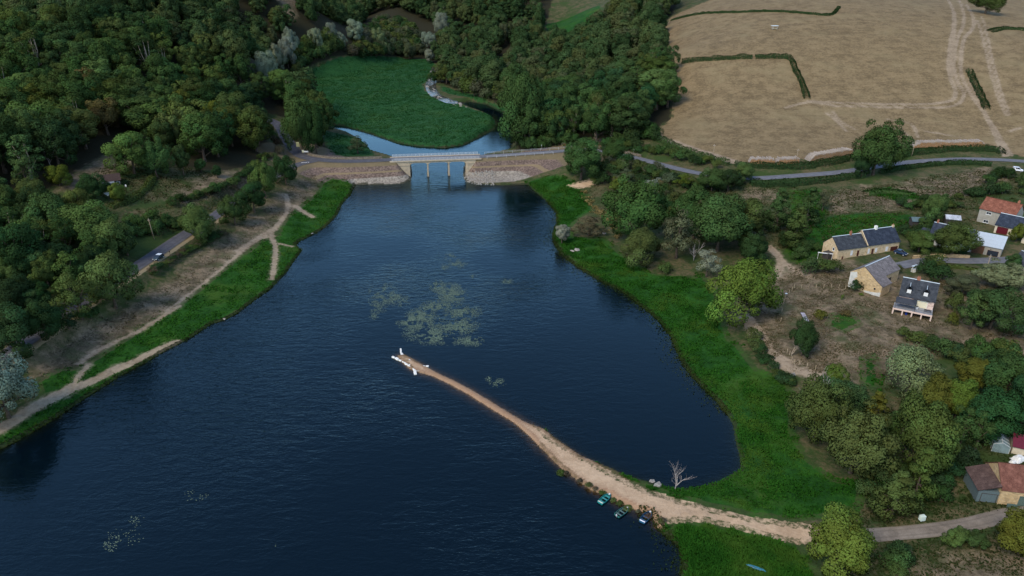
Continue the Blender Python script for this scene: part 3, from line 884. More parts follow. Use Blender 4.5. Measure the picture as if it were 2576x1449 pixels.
PROTO = {}
def proto(key, kind, seed, H, R, leaf, per, bark=BARK):
    cm, L = crown_mesh('crown_' + key, kind, seed, H, R, leaf, per)
    tm = trunk_mesh('trunk_' + key, seed, H, R, L, bark)
    PROTO[key] = (cm, tm, H, R)
for i in range(5): proto('near%d' % i, 'round', 100 + i, 10, 5.0, 0.30, 360)
for i in range(2): proto('oval%d' % i, 'oval', 120 + i, 12, 4.0, 0.36, 250)
for i in range(2): proto('rag%d' % i, 'ragged', 130 + i, 11, 4.6, 0.34, 200)
for i in range(2): proto('cone%d' % i, 'cone', 140 + i, 12, 3.8, 0.38, 200)
proto('weep0', 'weeping', 150, 10, 5.6, 0.34, 330)
for i in range(3): proto('bush%d' % i, 'bush', 160 + i, 3.0, 2.2, 0.26, 95)
for i in range(6): proto('wood%d' % i, 'round', 200 + i, 13, 4.9, 0.36, 270)
for i in range(3): proto('tall%d' % i, 'oval', 210 + i, 16, 4.2, 0.36, 260)
for i in range(2): proto('thin%d' % i, 'ragged', 220 + i, 14, 3.8, 0.36, 150, BARK_PALE)

def plant(name, key, loc, H, R, color, label, cat, group=None, rz=None, rnd=random):
    cm, tm, h0, r0 = PROTO[key]
    e = root(name, loc, rnd.uniform(0, 6.283) if rz is None else rz)
    k = rnd.uniform(0.88, 1.12)
    e.scale = (R / r0 * k, R / r0 / k, H / h0)
    tr = obj('trunk', tm, e)
    cr = obj('crown', cm, e)
    cr.color = (*color, 1); tr.color = (*color, 1)
    tag(e, label, cat, group)
    return e

GREENS = {'dark': (0.028, 0.057, 0.021), 'mid': (0.048, 0.088, 0.028), 'fresh': (0.074, 0.122, 0.036), 'olive': (0.066, 0.094, 0.027), 'yellow': (0.092, 0.110, 0.020), 'lime': (0.092, 0.142, 0.026),
          'rust': (0.098, 0.080, 0.030), 'grey': (0.074, 0.084, 0.046), 'silver': (0.190, 0.222, 0.158), 'pale': (0.150, 0.190, 0.090), 'blue': (0.029, 0.074, 0.028), 'brown': (0.090, 0.074, 0.048)}
def jitter(c, r, k=0.18):
    v = 1 + r.uniform(-k, k)
    return tuple(max(0.004, x * v * (1 + r.uniform(-0.08, 0.08))) for x in c)

def tree_px(name, key, bx, by, w, h, tone, label, cat='tree', group=None, rnd=random.Random(3)):
    """a plant whose foot is seen at (bx, by) and that measures w by h in the picture"""
    g = G(bx, by)
    s = px_per_m(g.x, g.y, g.z)
    dep = math.atan2(CAM_H - g.z, math.hypot(g.x, g.y))
    R = 0.5 * w / s
    H = max(0.8, h / (s * math.cos(dep)) - 0.30 * R * math.tan(dep) * 2)
    c = GREENS[tone] if isinstance(tone, str) else tone
    return plant(name, key, g, H, R * 1.05, jitter(c, rnd, 0.06), label, cat, group, rnd=rnd)

# single trees one can tell apart: name, prototype, foot, width, height in the picture, tone, label
TREES = [
 ('shade_tree','near0',505,608,88,96,'fresh','rounded green tree beside the lake road, nearest the dark car'),
 ('shade_tree','near1',592,566,74,78,'mid','low round tree on the lake bank, second along from the dark car'),
 ('shade_tree','near2',640,535,76,82,'dark','dark round tree between road and dry bank in the lakeside row'),
 ('shade_tree','near3',668,498,72,98,'fresh','tallest light green tree of the row below the road junction'),
 ('shade_tree','near4',721,466,66,76,'dark','dark round tree standing below the road junction signs'),
 ('shade_tree','near1',292,775,128,150,'fresh','big bright green tree below the lake road, beside the car verge'),
 ('shade_tree','rag0',205,800,112,128,'olive','sparse olive tree between two fuller trees on the west bank'),
 ('shade_tree','near3',120,850,110,110,'dark','dark tree under the sparse olive tree on the west bank'),
 ('shade_tree','near2',40,895,150,140,'dark','dark leafy tree above the silver willow on the west bank'),
 ('willow_tree','near4',22,1050,150,168,'silver','silver willow on the shore at the foot of the west bank'),
 ('garden_tree','near0',240,507,64,74,'dark','dense dark tree hiding the front of the chalet'),
 ('garden_tree','oval0',300,516,34,58,'lime','slim yellow-green tree with pale trunk on the chalet terrace'),
 ('garden_tree','near2',338,437,120,110,'fresh','large light green tree behind the chalet roof'),
 ('garden_tree','near3',395,445,76,100,'mid','mid green tree beside the large light tree above the chalet'),
 ('garden_tree','near4',152,468,66,56,'yellow','low spreading yellow tree on the slope above the chalet'),
 ('garden_tree','rag1',72,475,62,92,'fresh','ragged bright green tree left of the low yellow tree'),
 ('garden_tree','near1',130,612,140,130,'mid','broad mid green tree under the chalet garden'),
 ('garden_tree','near0',228,618,146,116,'fresh','broad fresh green tree between chalet garden and utility pole'),
 ('garden_tree','near2',60,700,150,150,'dark','dark tree in the corner wood below the chalet'),
 ('garden_tree','oval1',462,440,40,76,'mid','upright tree on the brown slope above the lake road'),
 ('garden_tree','oval0',507,433,26,34,'mid','small sapling on the brown slope, nearest the upright tree'),
 ('garden_tree','oval1',548,447,24,32,'dark','small dark sapling on the brown slope above the hedge'),
 ('roadside_tree','near0',762,386,84,140,'mid','tall tree on the bend of the causeway road, nearest the yellow sign'),
 ('roadside_tree','near1',797,388,62,122,'dark','dark tree at the causeway end above the channel'),
 ('willow_bush','rag0',900,386,54,48,'grey','pale grey-green willow bush on the bank left of the bridge'),
 ('shade_tree','near4',1320,366,112,176,'mid','big full tree on the stream bank right of the bridge'),
 ('shade_tree','near1',1300,250,80,90,'mid','green tree over the dark channel behind the bridge'),
 ('shade_tree','rag1',1412,362,90,92,'olive','pale loose tree beside the lumber at the roadside'),
 ('shade_tree','near2',1462,451,104,104,'mid','large tree in front of the road at the causeway end'),
 ('shade_tree','near0',1545,408,60,54,'mid','tree against the road right of the causeway tree'),
 ('shade_tree','near3',1605,606,150,166,'mid','large dense green tree above the dull shore thicket'),
 ('shade_tree','near4',1612,662,110,92,'olive','dull olive thicket tree on the inner edge of the shore grass'),
 ('shade_tree','rag0',1700,650,108,130,'grey','greyish half bare tree beside the olive thicket'),
 ('shade_tree','near1',1745,600,110,130,'mid','green tree behind the greyish half bare tree'),
 ('shade_tree','near0',1805,632,150,150,'mid','broad green tree, tallest of the grove beside the dirt path'),
 ('shade_tree','near2',1868,610,120,116,'olive','olive green tree on the path side of the grove'),
 ('shade_tree','near3',1890,660,90,84,'dark','dark low tree at the path corner of the grove'),
 ('willow_tree','rag1',1776,697,72,74,'silver','round silver willow between the grove and the shore grass'),
 ('shade_tree','near4',1866,815,158,172,'lime','tall bright yellow-green tree leaning over the shore meadow'),
 ('willow_tree','oval0',1413,612,36,50,'silver','small silver sapling at the water edge'),
 ('dried_bush','rag0',1482,592,100,58,'brown','large dried brown bush beside the silver sapling'),
 ('shore_bush','bush0',1672,687,40,32,'olive','round olive bush on the shore meadow below the thicket'),
 ('alder_tree','cone0',1952,580,72,110,'mid','pointed tree, leftmost of the three behind the long stone house'),
 ('alder_tree','cone1',2028,572,76,106,'mid','pointed tree, rightmost of the three behind the long stone house'),
 ('alder_tree','cone0',2000,620,74,104,'olive','pointed olive tree, nearest of the three behind the long stone house'),
 ('willow_bush','rag1',2068,530,40,50,'grey','small grey-green willow on the dry slope behind the pointed trees'),
 ('field_tree','near3',2196,440,126,138,'mid','big tree on the road between two wood stacks'),
 ('shade_tree','near1',2166,446,54,60,'dark','rounded dark bush tree at the foot of the big roadside tree'),
 ('shade_tree','near2',1868,458,62,50,'fresh','bright round tree on the road edge below the first wood stack'),
 ('shade_tree','near0',1790,480,70,60,'mid','tree below the road on the slope, left of the bright round tree'),
 ('shade_tree','near4',1830,480,60,56,'dark','dark tree below the road beside the bright round tree'),
 ('fruit_tree','rag0',1722,470,54,38,'yellow','yellowish flat topped fruit tree below the road bend'),
 ('fruit_tree','rag1',1640,490,56,46,'silver','silvery olive-like bush tree on the rough slope'),
 ('fruit_tree','rag0',1575,468,60,48,'grey','bare grey fruit tree under the road bend'),
 ('fruit_tree','near3',1552,486,42,44,'lime','light lime green little tree beside the bare grey one'),
 ('fruit_tree','near1',1638,446,40,34,'mid','small green tree beside the road bend'),
 ('yard_tree','near0',2394,642,98,88,'olive','broad olive tree in front of the white walled house'),
 ('yard_tree','near2',2310,634,82,58,'olive','low olive tree beside the parked blue car'),
 ('yard_tree','near4',2346,552,72,66,'fresh','green tree between the two garden sheds'),
 ('yard_tree','near1',2556,606,46,46,'yellow','small round tree in front of the cream wall'),
 ('yard_tree','oval0',2540,690,40,56,'mid','pointed green tree on the lane opposite the metal roofed garage'),
 ('yard_tree','near3',2505,722,110,74,'pale','pale spreading tree along the lane beside the dark car'),
 ('yard_tree','near2',2420,742,84,58,'grey','greyish shrub tree right of the pink house'),
 ('yard_tree','near4',2490,828,150,116,'mid','large bushy tree on the lawn right of the pink house'),
 ('yard_tree','rag0',2440,828,80,100,'fresh','feathery bright tree beside the large bushy lawn tree'),
 ('garden_tree','weep0',2282,985,142,124,'pale','pale weeping willow in the meadow below the pink house'),
 ('garden_tree','near1',2095,980,68,70,'lime','light green round tree at the end of the garden fence'),
 ('big_oak','near0',2048,1105,150,165,'olive','olive oak with dead twigs, on the shore grass side of the big clump'),
 ('big_oak','near3',2140,1190,180,190,'olive','massive olive oak, nearest the water of the big clump'),
 ('big_oak','near2',2110,1050,130,110,'mid','oak at the back of the big clump below the light green tree'),
 ('garden_tree','cone0',2196,1060,78,86,'yellow','yellow-green pointed tree rising out of the oak clump'),
 ('garden_tree','near4',2295,1190,160,200,'olive','tall olive tree between the oak clump and the pines'),
 ('garden_tree','near1',2350,1050,120,120,'yellow','yellow tree right behind the tall olive tree'),
 ('garden_tree','near0',2400,1055,90,110,'lime','bright yellow-green round tree next to the yellow tree'),
 ('garden_tree','oval1',2450,985,90,90,'yellow','yellowish tree at the wood edge above the pines'),
 ('garden_tree','near3',2520,1010,140,140,'mid','dense green tree on the wood edge behind the pines'),
 ('garden_tree','near2',2560,1090,120,150,'dark','dark tree above the dark red metal roof'),
 ('garden_tree','near4',2480,1110,140,140,'blue','dark blue-green tree above the pale pine stems'),
 ('pine_tree','rag1',2412,1125,84,112,'mid','pine with two pale stems at the edge of the dark wood'),
 ('pine_tree','rag0',2452,1134,84,112,'mid','pine with one bent pale stem beside the bare soil'),
 ('garden_tree','cone1',2300,1262,96,150,'olive','taller of two olive pointed trees above the gravel track'),
 ('garden_tree','cone0',2244,1296,112,128,'olive','nearer of two olive pointed trees above the gravel track'),
 ('foreground_tree','near2',2096,1450,176,176,'lime','bright yellow-green tree in the foreground beside the gravel track'),
 ('foreground_tree','near4',2556,1385,130,110,'yellow','dark yellow tree at the corner in front of the stone barn'),
 ('track_bush','near1',2400,1368,70,50,'fresh','fresh green bush on the near edge of the gravel track'),
 ('track_bush','near3',2455,1372,60,40,'mid','mid green bush on the near edge of the gravel track'),
 ('garden_tree','near0',2015,895,62,96,'dark','dark narrow garden tree beside the bare thin tree'),
 ('yard_bush','bush1',2328,600,60,32,'dark','dark hedge bush along the wall of the white house'),
 ('garden_bush','bush0',2062,800,36,26,'yellow','round yellow-green bush on the garden lawn'),
 ('garden_bush','bush1',2128,792,30,14,'rust','orange dried garden shrub on the lawn'),
 ('garden_bush','bush2',2152,730,40,30,'dark','dark bush against the barn gable'),
 ('garden_bush','bush0',2166,744,13,9,'lime','small yellow flowering bush at the foot of the barn gable'),
 ('garden_bush','bush1',2250,688,30,26,'olive','olive bush at the barn door'),
 ('garden_bush','bush2',2272,846,40,28,'olive','olive shrub on the lawn below the pink house deck'),
 ('garden_bush','bush0',2310,862,60,36,'olive','larger dark olive shrub on the lawn below the deck'),
 ('garden_bush','bush1',2345,880,44,40,'mid','green shrub by the ditch below the pink house'),
 ('garden_bush','bush2',2400,780,46,50,'olive','olive bush at the side of the pink house'),
 ('garden_bush','bush0',2395,815,32,34,'yellow','round yellowish bush right of the deck posts'),
 ('yard_bush','bush1',2330,690,50,40,'dark','dark bush in the island of the lane'),
 ('yard_bush','bush2',2365,705,60,44,'dark','dense bush at the tip of the lane island'),
 ('yard_bush','bush0',2350,670,70,36,'olive','olive bush on the lane island beside the old well'),
 ('yard_bush','bush1',2080,686,64,40,'olive','olive thicket before the stone house gable'),
 ('yard_bush','bush2',2036,690,40,50,'mid','green bush left of the olive thicket'),
 ('yard_bush','bush0',2210,610,34,14,'mid','bushes under the long house wall'),
 ('garden_tree','rag1',2118,755,10,16,'lime','tiny yellow sapling in the garden lawn'),
]
LAB = {}
for a in TREES: tree_px(*a)

# bushes in rows and thickets: region line, count, size range, tones, label, group
def bush_run(name, pts, n, wr, hr, tones, label, group, spread=6, seed=1, keys=('bush0', 'bush1', 'bush2')):
    r = random.Random(seed)
    a = np.array(pts, float)
    L = np.r_[0, np.cumsum(np.hypot(*np.diff(a, axis=0).T))]
    qs = []
    for i in range(n):
        d = (i + r.uniform(0.1, 0.9)) / n * L[-1]
        qs.append((np.interp(d, L, a[:, 0]) + r.uniform(-1, 1) * spread, np.interp(d, L, a[:, 1]) + r.uniform(-1, 1) * spread * 0.6))
    ORD = 'first second third fourth fifth sixth seventh eighth ninth tenth eleventh twelfth thirteenth fourteenth fifteenth sixteenth'.split()
    rank = {i: k for k, i in enumerate(sorted(range(n), key=lambda i: qs[i][0]))}
    base = label
    for i, (x, y) in enumerate(qs):
        if n <= 16: label = '%s, %s from the left' % (base, ORD[rank[i]])
        w = r.uniform(*wr); h = w * r.uniform(*hr)
        tree_px(name, r.choice(keys), x, y, w, h, jitter(GREENS[r.choice(tones)], r, 0.2), label, 'tree' if 'tree' in name else 'bush', group, r)
bush_run('bank_bush', [(300,590),(380,590),(450,565),(400,560),(330,570)], 26, (26,44), (.6,.9), ('dark','mid'), 'dark bush on the slope between chalet lawn and lake road', 'bushes above the lake road', 14, 2)
bush_run('bank_bush', [(430,520),(480,500),(540,485),(600,455),(650,425)], 16, (22,40), (.5,.8), ('dark','mid'), 'dark hedgerow bush on the terrace above the lake road', 'hedgerow bushes on the terrace', 6, 3)
bush_run('verge_bush', [(1480,380),(1560,372),(1640,385),(1720,405),(1800,420)], 26, (22,40), (.6,1.0), ('dark','mid','olive'), 'hedge bush between the road and the pale field edge', 'bushes along the field edge', 8, 4)
bush_run('slope_bush', [(1520,420),(1580,430),(1640,440),(1720,470),(1770,490),(1700,510),(1600,470)], 38, (24,46), (.6,.9), ('mid','dark','olive','grey'), 'rough bush on the slope below the road bend', 'bushes below the road bend', 14, 5)
bush_run('slope_bush', [(1560,540),(1640,540),(1700,560),(1680,520)], 12, (26,44), (.6,.9), ('mid','dark','olive'), 'bush on the rough slope behind the shore grove', 'bushes behind the shore grove', 14, 6)
bush_run('marsh_bush', [(1095,205),(1130,215),(1180,235),(1230,250),(1270,255),(1240,215),(1180,200)], 26, (34,54), (.7,1.0), ('grey','olive','dark'), 'grey-green willow bush along the stream above the bridge', 'willow bushes along the stream', 10, 7, ('bush0','bush1','rag0'))
bush_run('village_bush', [(2250,520),(2320,525),(2400,520),(2450,490),(2540,480)], 20, (22,42), (.6,.9), ('dark','mid','olive'), 'bush in the rough gardens behind the village houses', 'bushes behind the houses', 14, 8)
bush_run('village_bush', [(2480,470),(2530,440),(2580,470),(2576,500)], 10, (26,44), (.7,1.0), ('dark','mid'), 'bush on the green slope below the white van', 'bushes below the white van', 12, 9)
bush_run('thicket_bush', [(2370,890),(2450,900),(2540,900),(2580,950)], 16, (36,70), (.7,1.0), ('dark','mid','olive'), 'thicket bush on the meadow edge above the bright trees', 'thicket bushes on the meadow edge', 20, 10)
bush_run('thicket_bush', [(2330,1120),(2400,1160),(2440,1180),(2360,1200),(2350,1270)], 16, (40,70), (.6,.9), ('dark','blue'), 'dark undergrowth bush below the pines', 'undergrowth below the pines', 20, 11)
bush_run('thicket_bush', [(2180,1180),(2220,1230),(2180,1250),(2260,1200)], 8, (50,80), (.6,.9), ('dark','mid'), 'dark undergrowth bush beside the olive oaks', 'undergrowth beside the oaks', 16, 12)
bush_run('ditch_bush', [(1890,850),(1920,900),(1955,950),(2000,975)], 12, (30,50), (.5,.8), ('dark','olive'), 'low bush between the shore meadow and the dirt path', 'bushes beside the dirt path', 8, 13)
bush_run('corner_bush', [(2230,1420),(2270,1400),(2260,1449)], 6, (46,70), (.6,.9), ('dark','mid'), 'dark hedge bush below the gravel track', 'hedge bushes below the gravel track', 8, 14)
bush_run('spit_bush', [(1395,1180),(1420,1195),(1465,1215),(1590,1285),(1606,1290),(1655,1310),(1690,1320)], 13, (14,26), (.4,.6), ('olive','brown'), 'low brownish reed clump on the edge of the sand spit', 'reed clumps on the sand spit', 3, 15)
bush_run('bank_bush', [(100,800),(60,830),(150,830),(240,800)], 8, (40,70), (.7,1), ('dark','mid'), 'dark bush under the trees of the west bank', 'bushes under the west bank trees', 14, 16)
bush_run('roadside_bush', [(1480,400),(1500,430),(1530,440),(1500,465)], 12, (24,44), (.6,.9), ('mid','dark','olive','brown'), 'bush between the causeway tree and the slope', 'bushes behind the causeway tree', 10, 19)
bush_run('verge_bush', [(1540,365),(1600,350),(1650,350),(1620,330)], 12, (30,48), (.7,1.0), ('mid','dark','olive'), 'bush at the foot of the wood beside the pale field track', 'bushes at the foot of the wood', 8, 20)
bush_run('verge_bush', [(1298,340),(1310,372),(1360,372),(1400,366),(1440,366)], 14, (26,44), (.7,1.0), ('mid','dark'), 'bush at the foot of the stream bank wood', 'bushes at the foot of the stream bank wood', 5, 24)
bush_run('lower_wood_tree', [(-20,560),(90,560),(190,575),(160,640),(40,640),(-20,700),(100,720),(230,690),(280,650),(180,740),(30,790)], 30, (64,104), (.85,1.15), ('dark','mid','olive','fresh'), 'leafy tree in the lower wood above the lake road', 'trees of the lower wood above the lake road', 18, 26, ('near0','near1','near2','near3','near4','rag0'))
bush_run('village_bush', [(1960,600),(2030,640),(2060,620),(2000,655)], 10, (26,44), (.6,.9), ('dark','mid'), 'bush around the pointed trees behind the farmhouse', 'bushes around the pointed trees', 12, 21)
bush_run('village_bush', [(2270,590),(2290,600),(2320,575),(2300,590)], 8, (22,36), (.6,.9), ('dark','mid','olive'), 'bush between the farmhouse and the slate house', 'bushes between the two slate roofs', 8, 22)
bush_run('verge_bush', [(380,690),(440,650),(500,620),(560,590)], 30, (20,34), (.4,.6), ('dark','olive','brown'), 'low bramble on the lake side of the road verge', 'brambles along the lake road verge', 5, 23)
bush_run('verge_bush', [(655,318),(690,345),(705,385),(680,400),(650,400)], 16, (16,28), (.6,1), ('dark','brown','olive'), 'brownish bush on the bend of the wood road', 'bushes on the bend of the wood road', 5, 17)

# silver willows and low willow scrub at the head of the marsh
for i, (x, y, w, h, tn) in enumerate([(672,212,54,80,'silver'),(700,190,50,78,'silver'),(726,170,46,74,'silver'),(735,140,44,66,'silver'),(795,130,38,56,'silver'),(835,110,34,50,'silver'),(858,122,30,40,'silver'),(895,108,50,56,'silver'),(945,118,52,46,'pale'),(1078,128,40,46,'silver'),(1112,100,40,64,'silver'),(1082,158,38,34,'silver'),(1030,150,34,40,'grey')]):
    lab = ['silver-grey willow at the near end of the willow row left of the marsh','silver-grey willow second in the row left of the marsh','silver-grey willow third in the row left of the marsh','silver-grey willow at the far end of the row left of the marsh','lone silver willow on the far corner of the marsh','small silver willow behind the far corner of the marsh','low silver willow beside the far corner of the marsh','broad silver willow rising from the grey scrub behind the marsh','pale willow beside the broad silver one behind the marsh','silver willow where the stream enters the marsh','tall silver willow above the stream mouth','low silver bush willow at the stream mouth','grey willow on the back edge of the marsh'][i]
    tree_px('willow_tree', ('near%d' % (i % 5)), x, y, w, h, tn, lab, 'willow')
bush_run('scrub_willow', [(880,140),(930,135),(1000,132),(1050,135),(1040,110),(980,105),(900,112),(940,90),(1010,85),(1040,95),(960,70),(1000,60)], 110, (30,46), (.6,.85), ('grey','olive','grey','dark'), 'grey-green willow of the scrub behind the marsh', 'willow scrub behind the marsh', 16, 18, ('bush0','bush1','bush2'))

bush_run('scrub_willow', [(735,190),(760,165),(800,145),(850,128),(830,110),(780,125),(720,150),(700,175)], 44, (26,42), (.7,1.0), ('dark','olive','mid'), 'dark scrub bush around the silver willows', 'scrub around the silver willows', 10, 25)

# the woods: nearest trees one by one, the rest as one mass
def project(x, y, z):
    c, s_ = math.cos(PITCH), math.sin(PITCH)
    dep = y * c + (CAM_H - z) * s_; up = y * s_ - (CAM_H - z) * c
    return CX + FPX * x / dep, CY - FPX * up / dep
NO_WOOD = [[(1085,165),(1110,170),(1106,232),(1130,240),(1195,256),(1195,272),(1150,266),(1062,226)],[(870,150),(1092,155),(1085,70),(1010,28),(940,36),(890,80)],[(640,232),(690,150),(745,105),(800,85),(880,80),(875,150),(760,195),(720,250)]]
LOW_WOOD = [(-330,640),(60,490),(150,500),(235,530),(330,545),(330,610),(370,650),(330,665),(240,725),(110,820),(-60,930),(-330,1080)]
def wood():
    poly = px_poly(WOOD_PX[0])
    # a wider outline so that the slope goes on outside the picture
    r = np.random.default_rng(21)
    xs, ys = [], []
    step = 11.2
    gx = np.arange(-620, 620, step); gy = np.arange(200, 1250, step)
    X, Y = np.meshgrid(gx, gy)
    X = X + (np.arange(len(gy)) % 2)[:, None] * step / 2 + r.uniform(-4.2, 4.2, X.shape); Y = Y + r.uniform(-2.6, 2.6, Y.shape)
    X, Y = X.ravel(), Y.ravel()
    k = (np.abs(np.arctan2(X, Y)) < math.radians(41)) & ((poly_sd(X, Y, poly, 20) > 1.5) | (poly_sd(X, Y, px_poly(LOW_WOOD), 20) > 0.5))
    X, Y = X[k], Y[k]
    far = np.hypot(X, Y) > 620
    k = ~far | (r.random(len(X)) < 0.72)
    X, Y = X[k], Y[k]
    nr = np.full(X.shape, 99.0)
    for pts, zs, hw, bank in ROADS:
        q, _ = line_dist(X, Y, pts, None, pad=20); nr = np.minimum(nr, q - hw)
    wd = px_poly([(1372,50),(1368,75)])
    q, _ = line_dist(X, Y, np.vstack([wd[0], wd[1]]), None, pad=30); nr = np.minimum(nr, q)
    for p in DRY_PX + LUSH_PX[-1:] + NO_WOOD:
        nr = np.minimum(nr, -poly_sd(X, Y, px_poly(p), 20))
    k = nr > 3.2
    X, Y = X[k], Y[k]
    Z = height(X, Y)
    P = np.array([project(a, b, c) for a, b, c in zip(X, Y, Z)])
    k = ~((P[:, 0] > 655) & (P[:, 0] < 765) & (P[:, 1] > 296) & (P[:, 1] < 470)) & ~((P[:, 0] > 225) & (P[:, 0] < 420) & (P[:, 1] > 470) & (P[:, 1] < 640)) & ~((P[:, 0] > 140) & (P[:, 0] < 240) & (P[:, 1] > 470) & (P[:, 1] < 560)) & ~((P[:, 0] > 600) & (P[:, 0] < 700) & (P[:, 1] > 385) & (P[:, 1] < 470))
    X, Y, Z = X[k], Y[k], Z[k]
    o = np.argsort(np.hypot(X, Y))
    return X[o], Y[o], Z[o]
WX, WY, WZ = wood()
def wood_tone(x, y, r):
    n = vnoise(np.array([x / 45.0]), np.array([y / 45.0]))[0]
    q = r.random() * 0.55 + n * 0.45
    if x < -20:
        tone = 'dark' if q < 0.33 else 'mid' if q < 0.56 else 'olive' if q < 0.69 else 'fresh' if q < 0.84 else 'yellow' if q < 0.90 else 'rust'
    else:
        tone = 'dark' if q < 0.26 else 'mid' if q < 0.60 else 'blue' if q < 0.68 else 'olive' if q < 0.82 else 'fresh' if q < 0.9 else 'rust'
    return tone
TONE_WORD = {'dark': 'dark green', 'mid': 'mid green', 'olive': 'olive green', 'fresh': 'fresh green', 'yellow': 'yellowing', 'rust': 'rust tinged', 'blue': 'bluish green'}
def place_wood():
    r = random.Random(31)
    n_ind = 300
    west = WX < -20
    for i in range(min(n_ind, len(WX))):
        x, y, z = float(WX[i]), float(WY[i]), float(WZ[i])
        pp = project(x, y, z)
        low = pp[1] > 485 and x < -20
        tone = wood_tone(x, y, r)
        key = r.choice(['wood0','wood1','wood2','wood3','wood4','wood5','wood0','wood3','tall0','tall1','tall2','thin0','thin1'])
        q = r.random(); R = 5.6 + 5.4 * q ** 1.3; H = r.uniform(13, 18) + 6 * q
        if low: R, H = R * .72, H * .62
        if key.startswith('thin'): R *= 0.85
        size = 'small' if q < .3 else 'middling' if q < .7 else 'large'
        p = project(x, y, z)
        if x < -20: where = ('low on the hillside above the lake road' if p[1] > 430 else 'on the hillside edge beside the chalet clearing' if p[0] < 330 and p[1] > 330 else 'in the hillside wood above the chalet' if p[0] < 330 else 'in the hillside wood above the brown slope' if p[0] < 560 else 'in the hillside wood above the road bend')
        else: where = 'in the wood on the stream bank' if p[0] < 1400 else 'in the wood below the field' if p[0] < 1560 else 'on the edge of the stubble field'
        shape = 'tall narrow' if key.startswith('tall') else 'thin crowned' if key.startswith('thin') else size
        plant('broadleaf_tree', key, (x, y, z - 0.3), H, R, jitter(GREENS[tone], r, 0.28), '%s %s tree %s' % (shape, TONE_WORD[tone], where), 'tree', '%s %s trees %s' % (shape, TONE_WORD[tone], where), rnd=r)
    X, Y, Z = WX[n_ind:], WY[n_ind:], WZ[n_ind:]
    me = bpy.data.meshes.new('far_wood')
    me.vertices.add(len(X)); me.vertices.foreach_set('co', np.c_[X, Y, Z - 0.3].astype(np.float32).ravel())
    q = np.random.default_rng(9)
    add_attr(me, 'sx', 1.2 + 1.1 * q.random(len(X)) ** 1.2); add_attr(me, 'sz', q.uniform(1.0, 1.75, len(X))); add_attr(me, 'rot', q.uniform(0, 6.283, len(X)))
    o = obj('far_wood', me)
    tag(o, 'mass of mixed green trees covering the valley sides behind the marsh', 'wood', kind='stuff')
    pc = bpy.data.collections.new('far_wood_trees')
    for j in range(7):
        kind, H, R = (('round', 13, 5.0), ('round', 14, 5.4), ('oval', 16, 4.4), ('ragged', 14, 4.4), ('round', 12, 5.6), ('oval', 14, 4.6), ('round', 13, 4.6))[j]
        cm, L = crown_mesh('far_crown', kind, 300 + j, H, R, 0.52, 150, LEAF_FAR)
        pc.objects.link(bpy.data.objects.new('far_crown', cm))
    ng = bpy.data.node_groups.new('far_wood', 'GeometryNodeTree')
    ng.interface.new_socket('Geometry', in_out='INPUT', socket_type='NodeSocketGeometry')
    ng.interface.new_socket('Geometry', in_out='OUTPUT', socket_type='NodeSocketGeometry')
    N, Lk = ng.nodes, ng.links
    gi, go = N.new('NodeGroupInput'), N.new('NodeGroupOutput')
    ci = N.new('GeometryNodeCollectionInfo'); ci.inputs['Collection'].default_value = pc
    ci.inputs['Separate Children'].default_value = True; ci.inputs['Reset Children'].default_value = True
    mp = N.new('GeometryNodeMeshToPoints')
    ip = N.new('GeometryNodeInstanceOnPoints'); ip.inputs['Pick Instance'].default_value = True
    def na(nm):
        a = N.new('GeometryNodeInputNamedAttribute'); a.data_type = 'FLOAT'; a.inputs['Name'].default_value = nm
        return a.outputs['Attribute']
    cs, cr = N.new('ShaderNodeCombineXYZ'), N.new('ShaderNodeCombineXYZ')
    sx = na('sx')
    Lk.new(sx, cs.inputs[0]); Lk.new(sx, cs.inputs[1]); Lk.new(na('sz'), cs.inputs[2]); Lk.new(na('rot'), cr.inputs[2])
    Lk.new(gi.outputs[0], mp.inputs[0]); Lk.new(mp.outputs[0], ip.inputs['Points']); Lk.new(ci.outputs[0], ip.inputs['Instance'])
    Lk.new(cr.outputs[0], ip.inputs['Rotation']); Lk.new(cs.outputs[0], ip.inputs['Scale']); Lk.new(ip.outputs[0], go.inputs[0])
    md = o.modifiers.new('trees', 'NODES'); md.node_group = ng
    return len(X)
print('WOOD', len(WX), place_wood())

# ------------------------------------------------------------------ bridge and causeway
CONC = plain('concrete', (0.46, 0.37, 0.25), 0.85, 0.18, 0.8, c2=(0.30, 0.245, 0.175), bump=0.3)
CONC_D = plain('dark_concrete', (0.16, 0.14, 0.12), 0.9, 0.25, 0.8)
RAILM = plain('galvanised_rail', (0.54, 0.55, 0.55), 0.5, 0.05, 2, bump=0.05)
WHITE = plain('white_paint', (0.72, 0.72, 0.70), 0.6, 0.06, 2, bump=0.05)
WOODP = plain('weathered_wood', (0.36, 0.28, 0.19), 0.9, 0.25, 4, bump=0.4)
STONE_P = plain('pale_rock', (0.36, 0.325, 0.28), 0.9, 0.25, 2.5, bump=0.7)
STONE_W = plain('white_stone', (0.78, 0.76, 0.70), 0.85, 0.1, 2.0, bump=0.6)

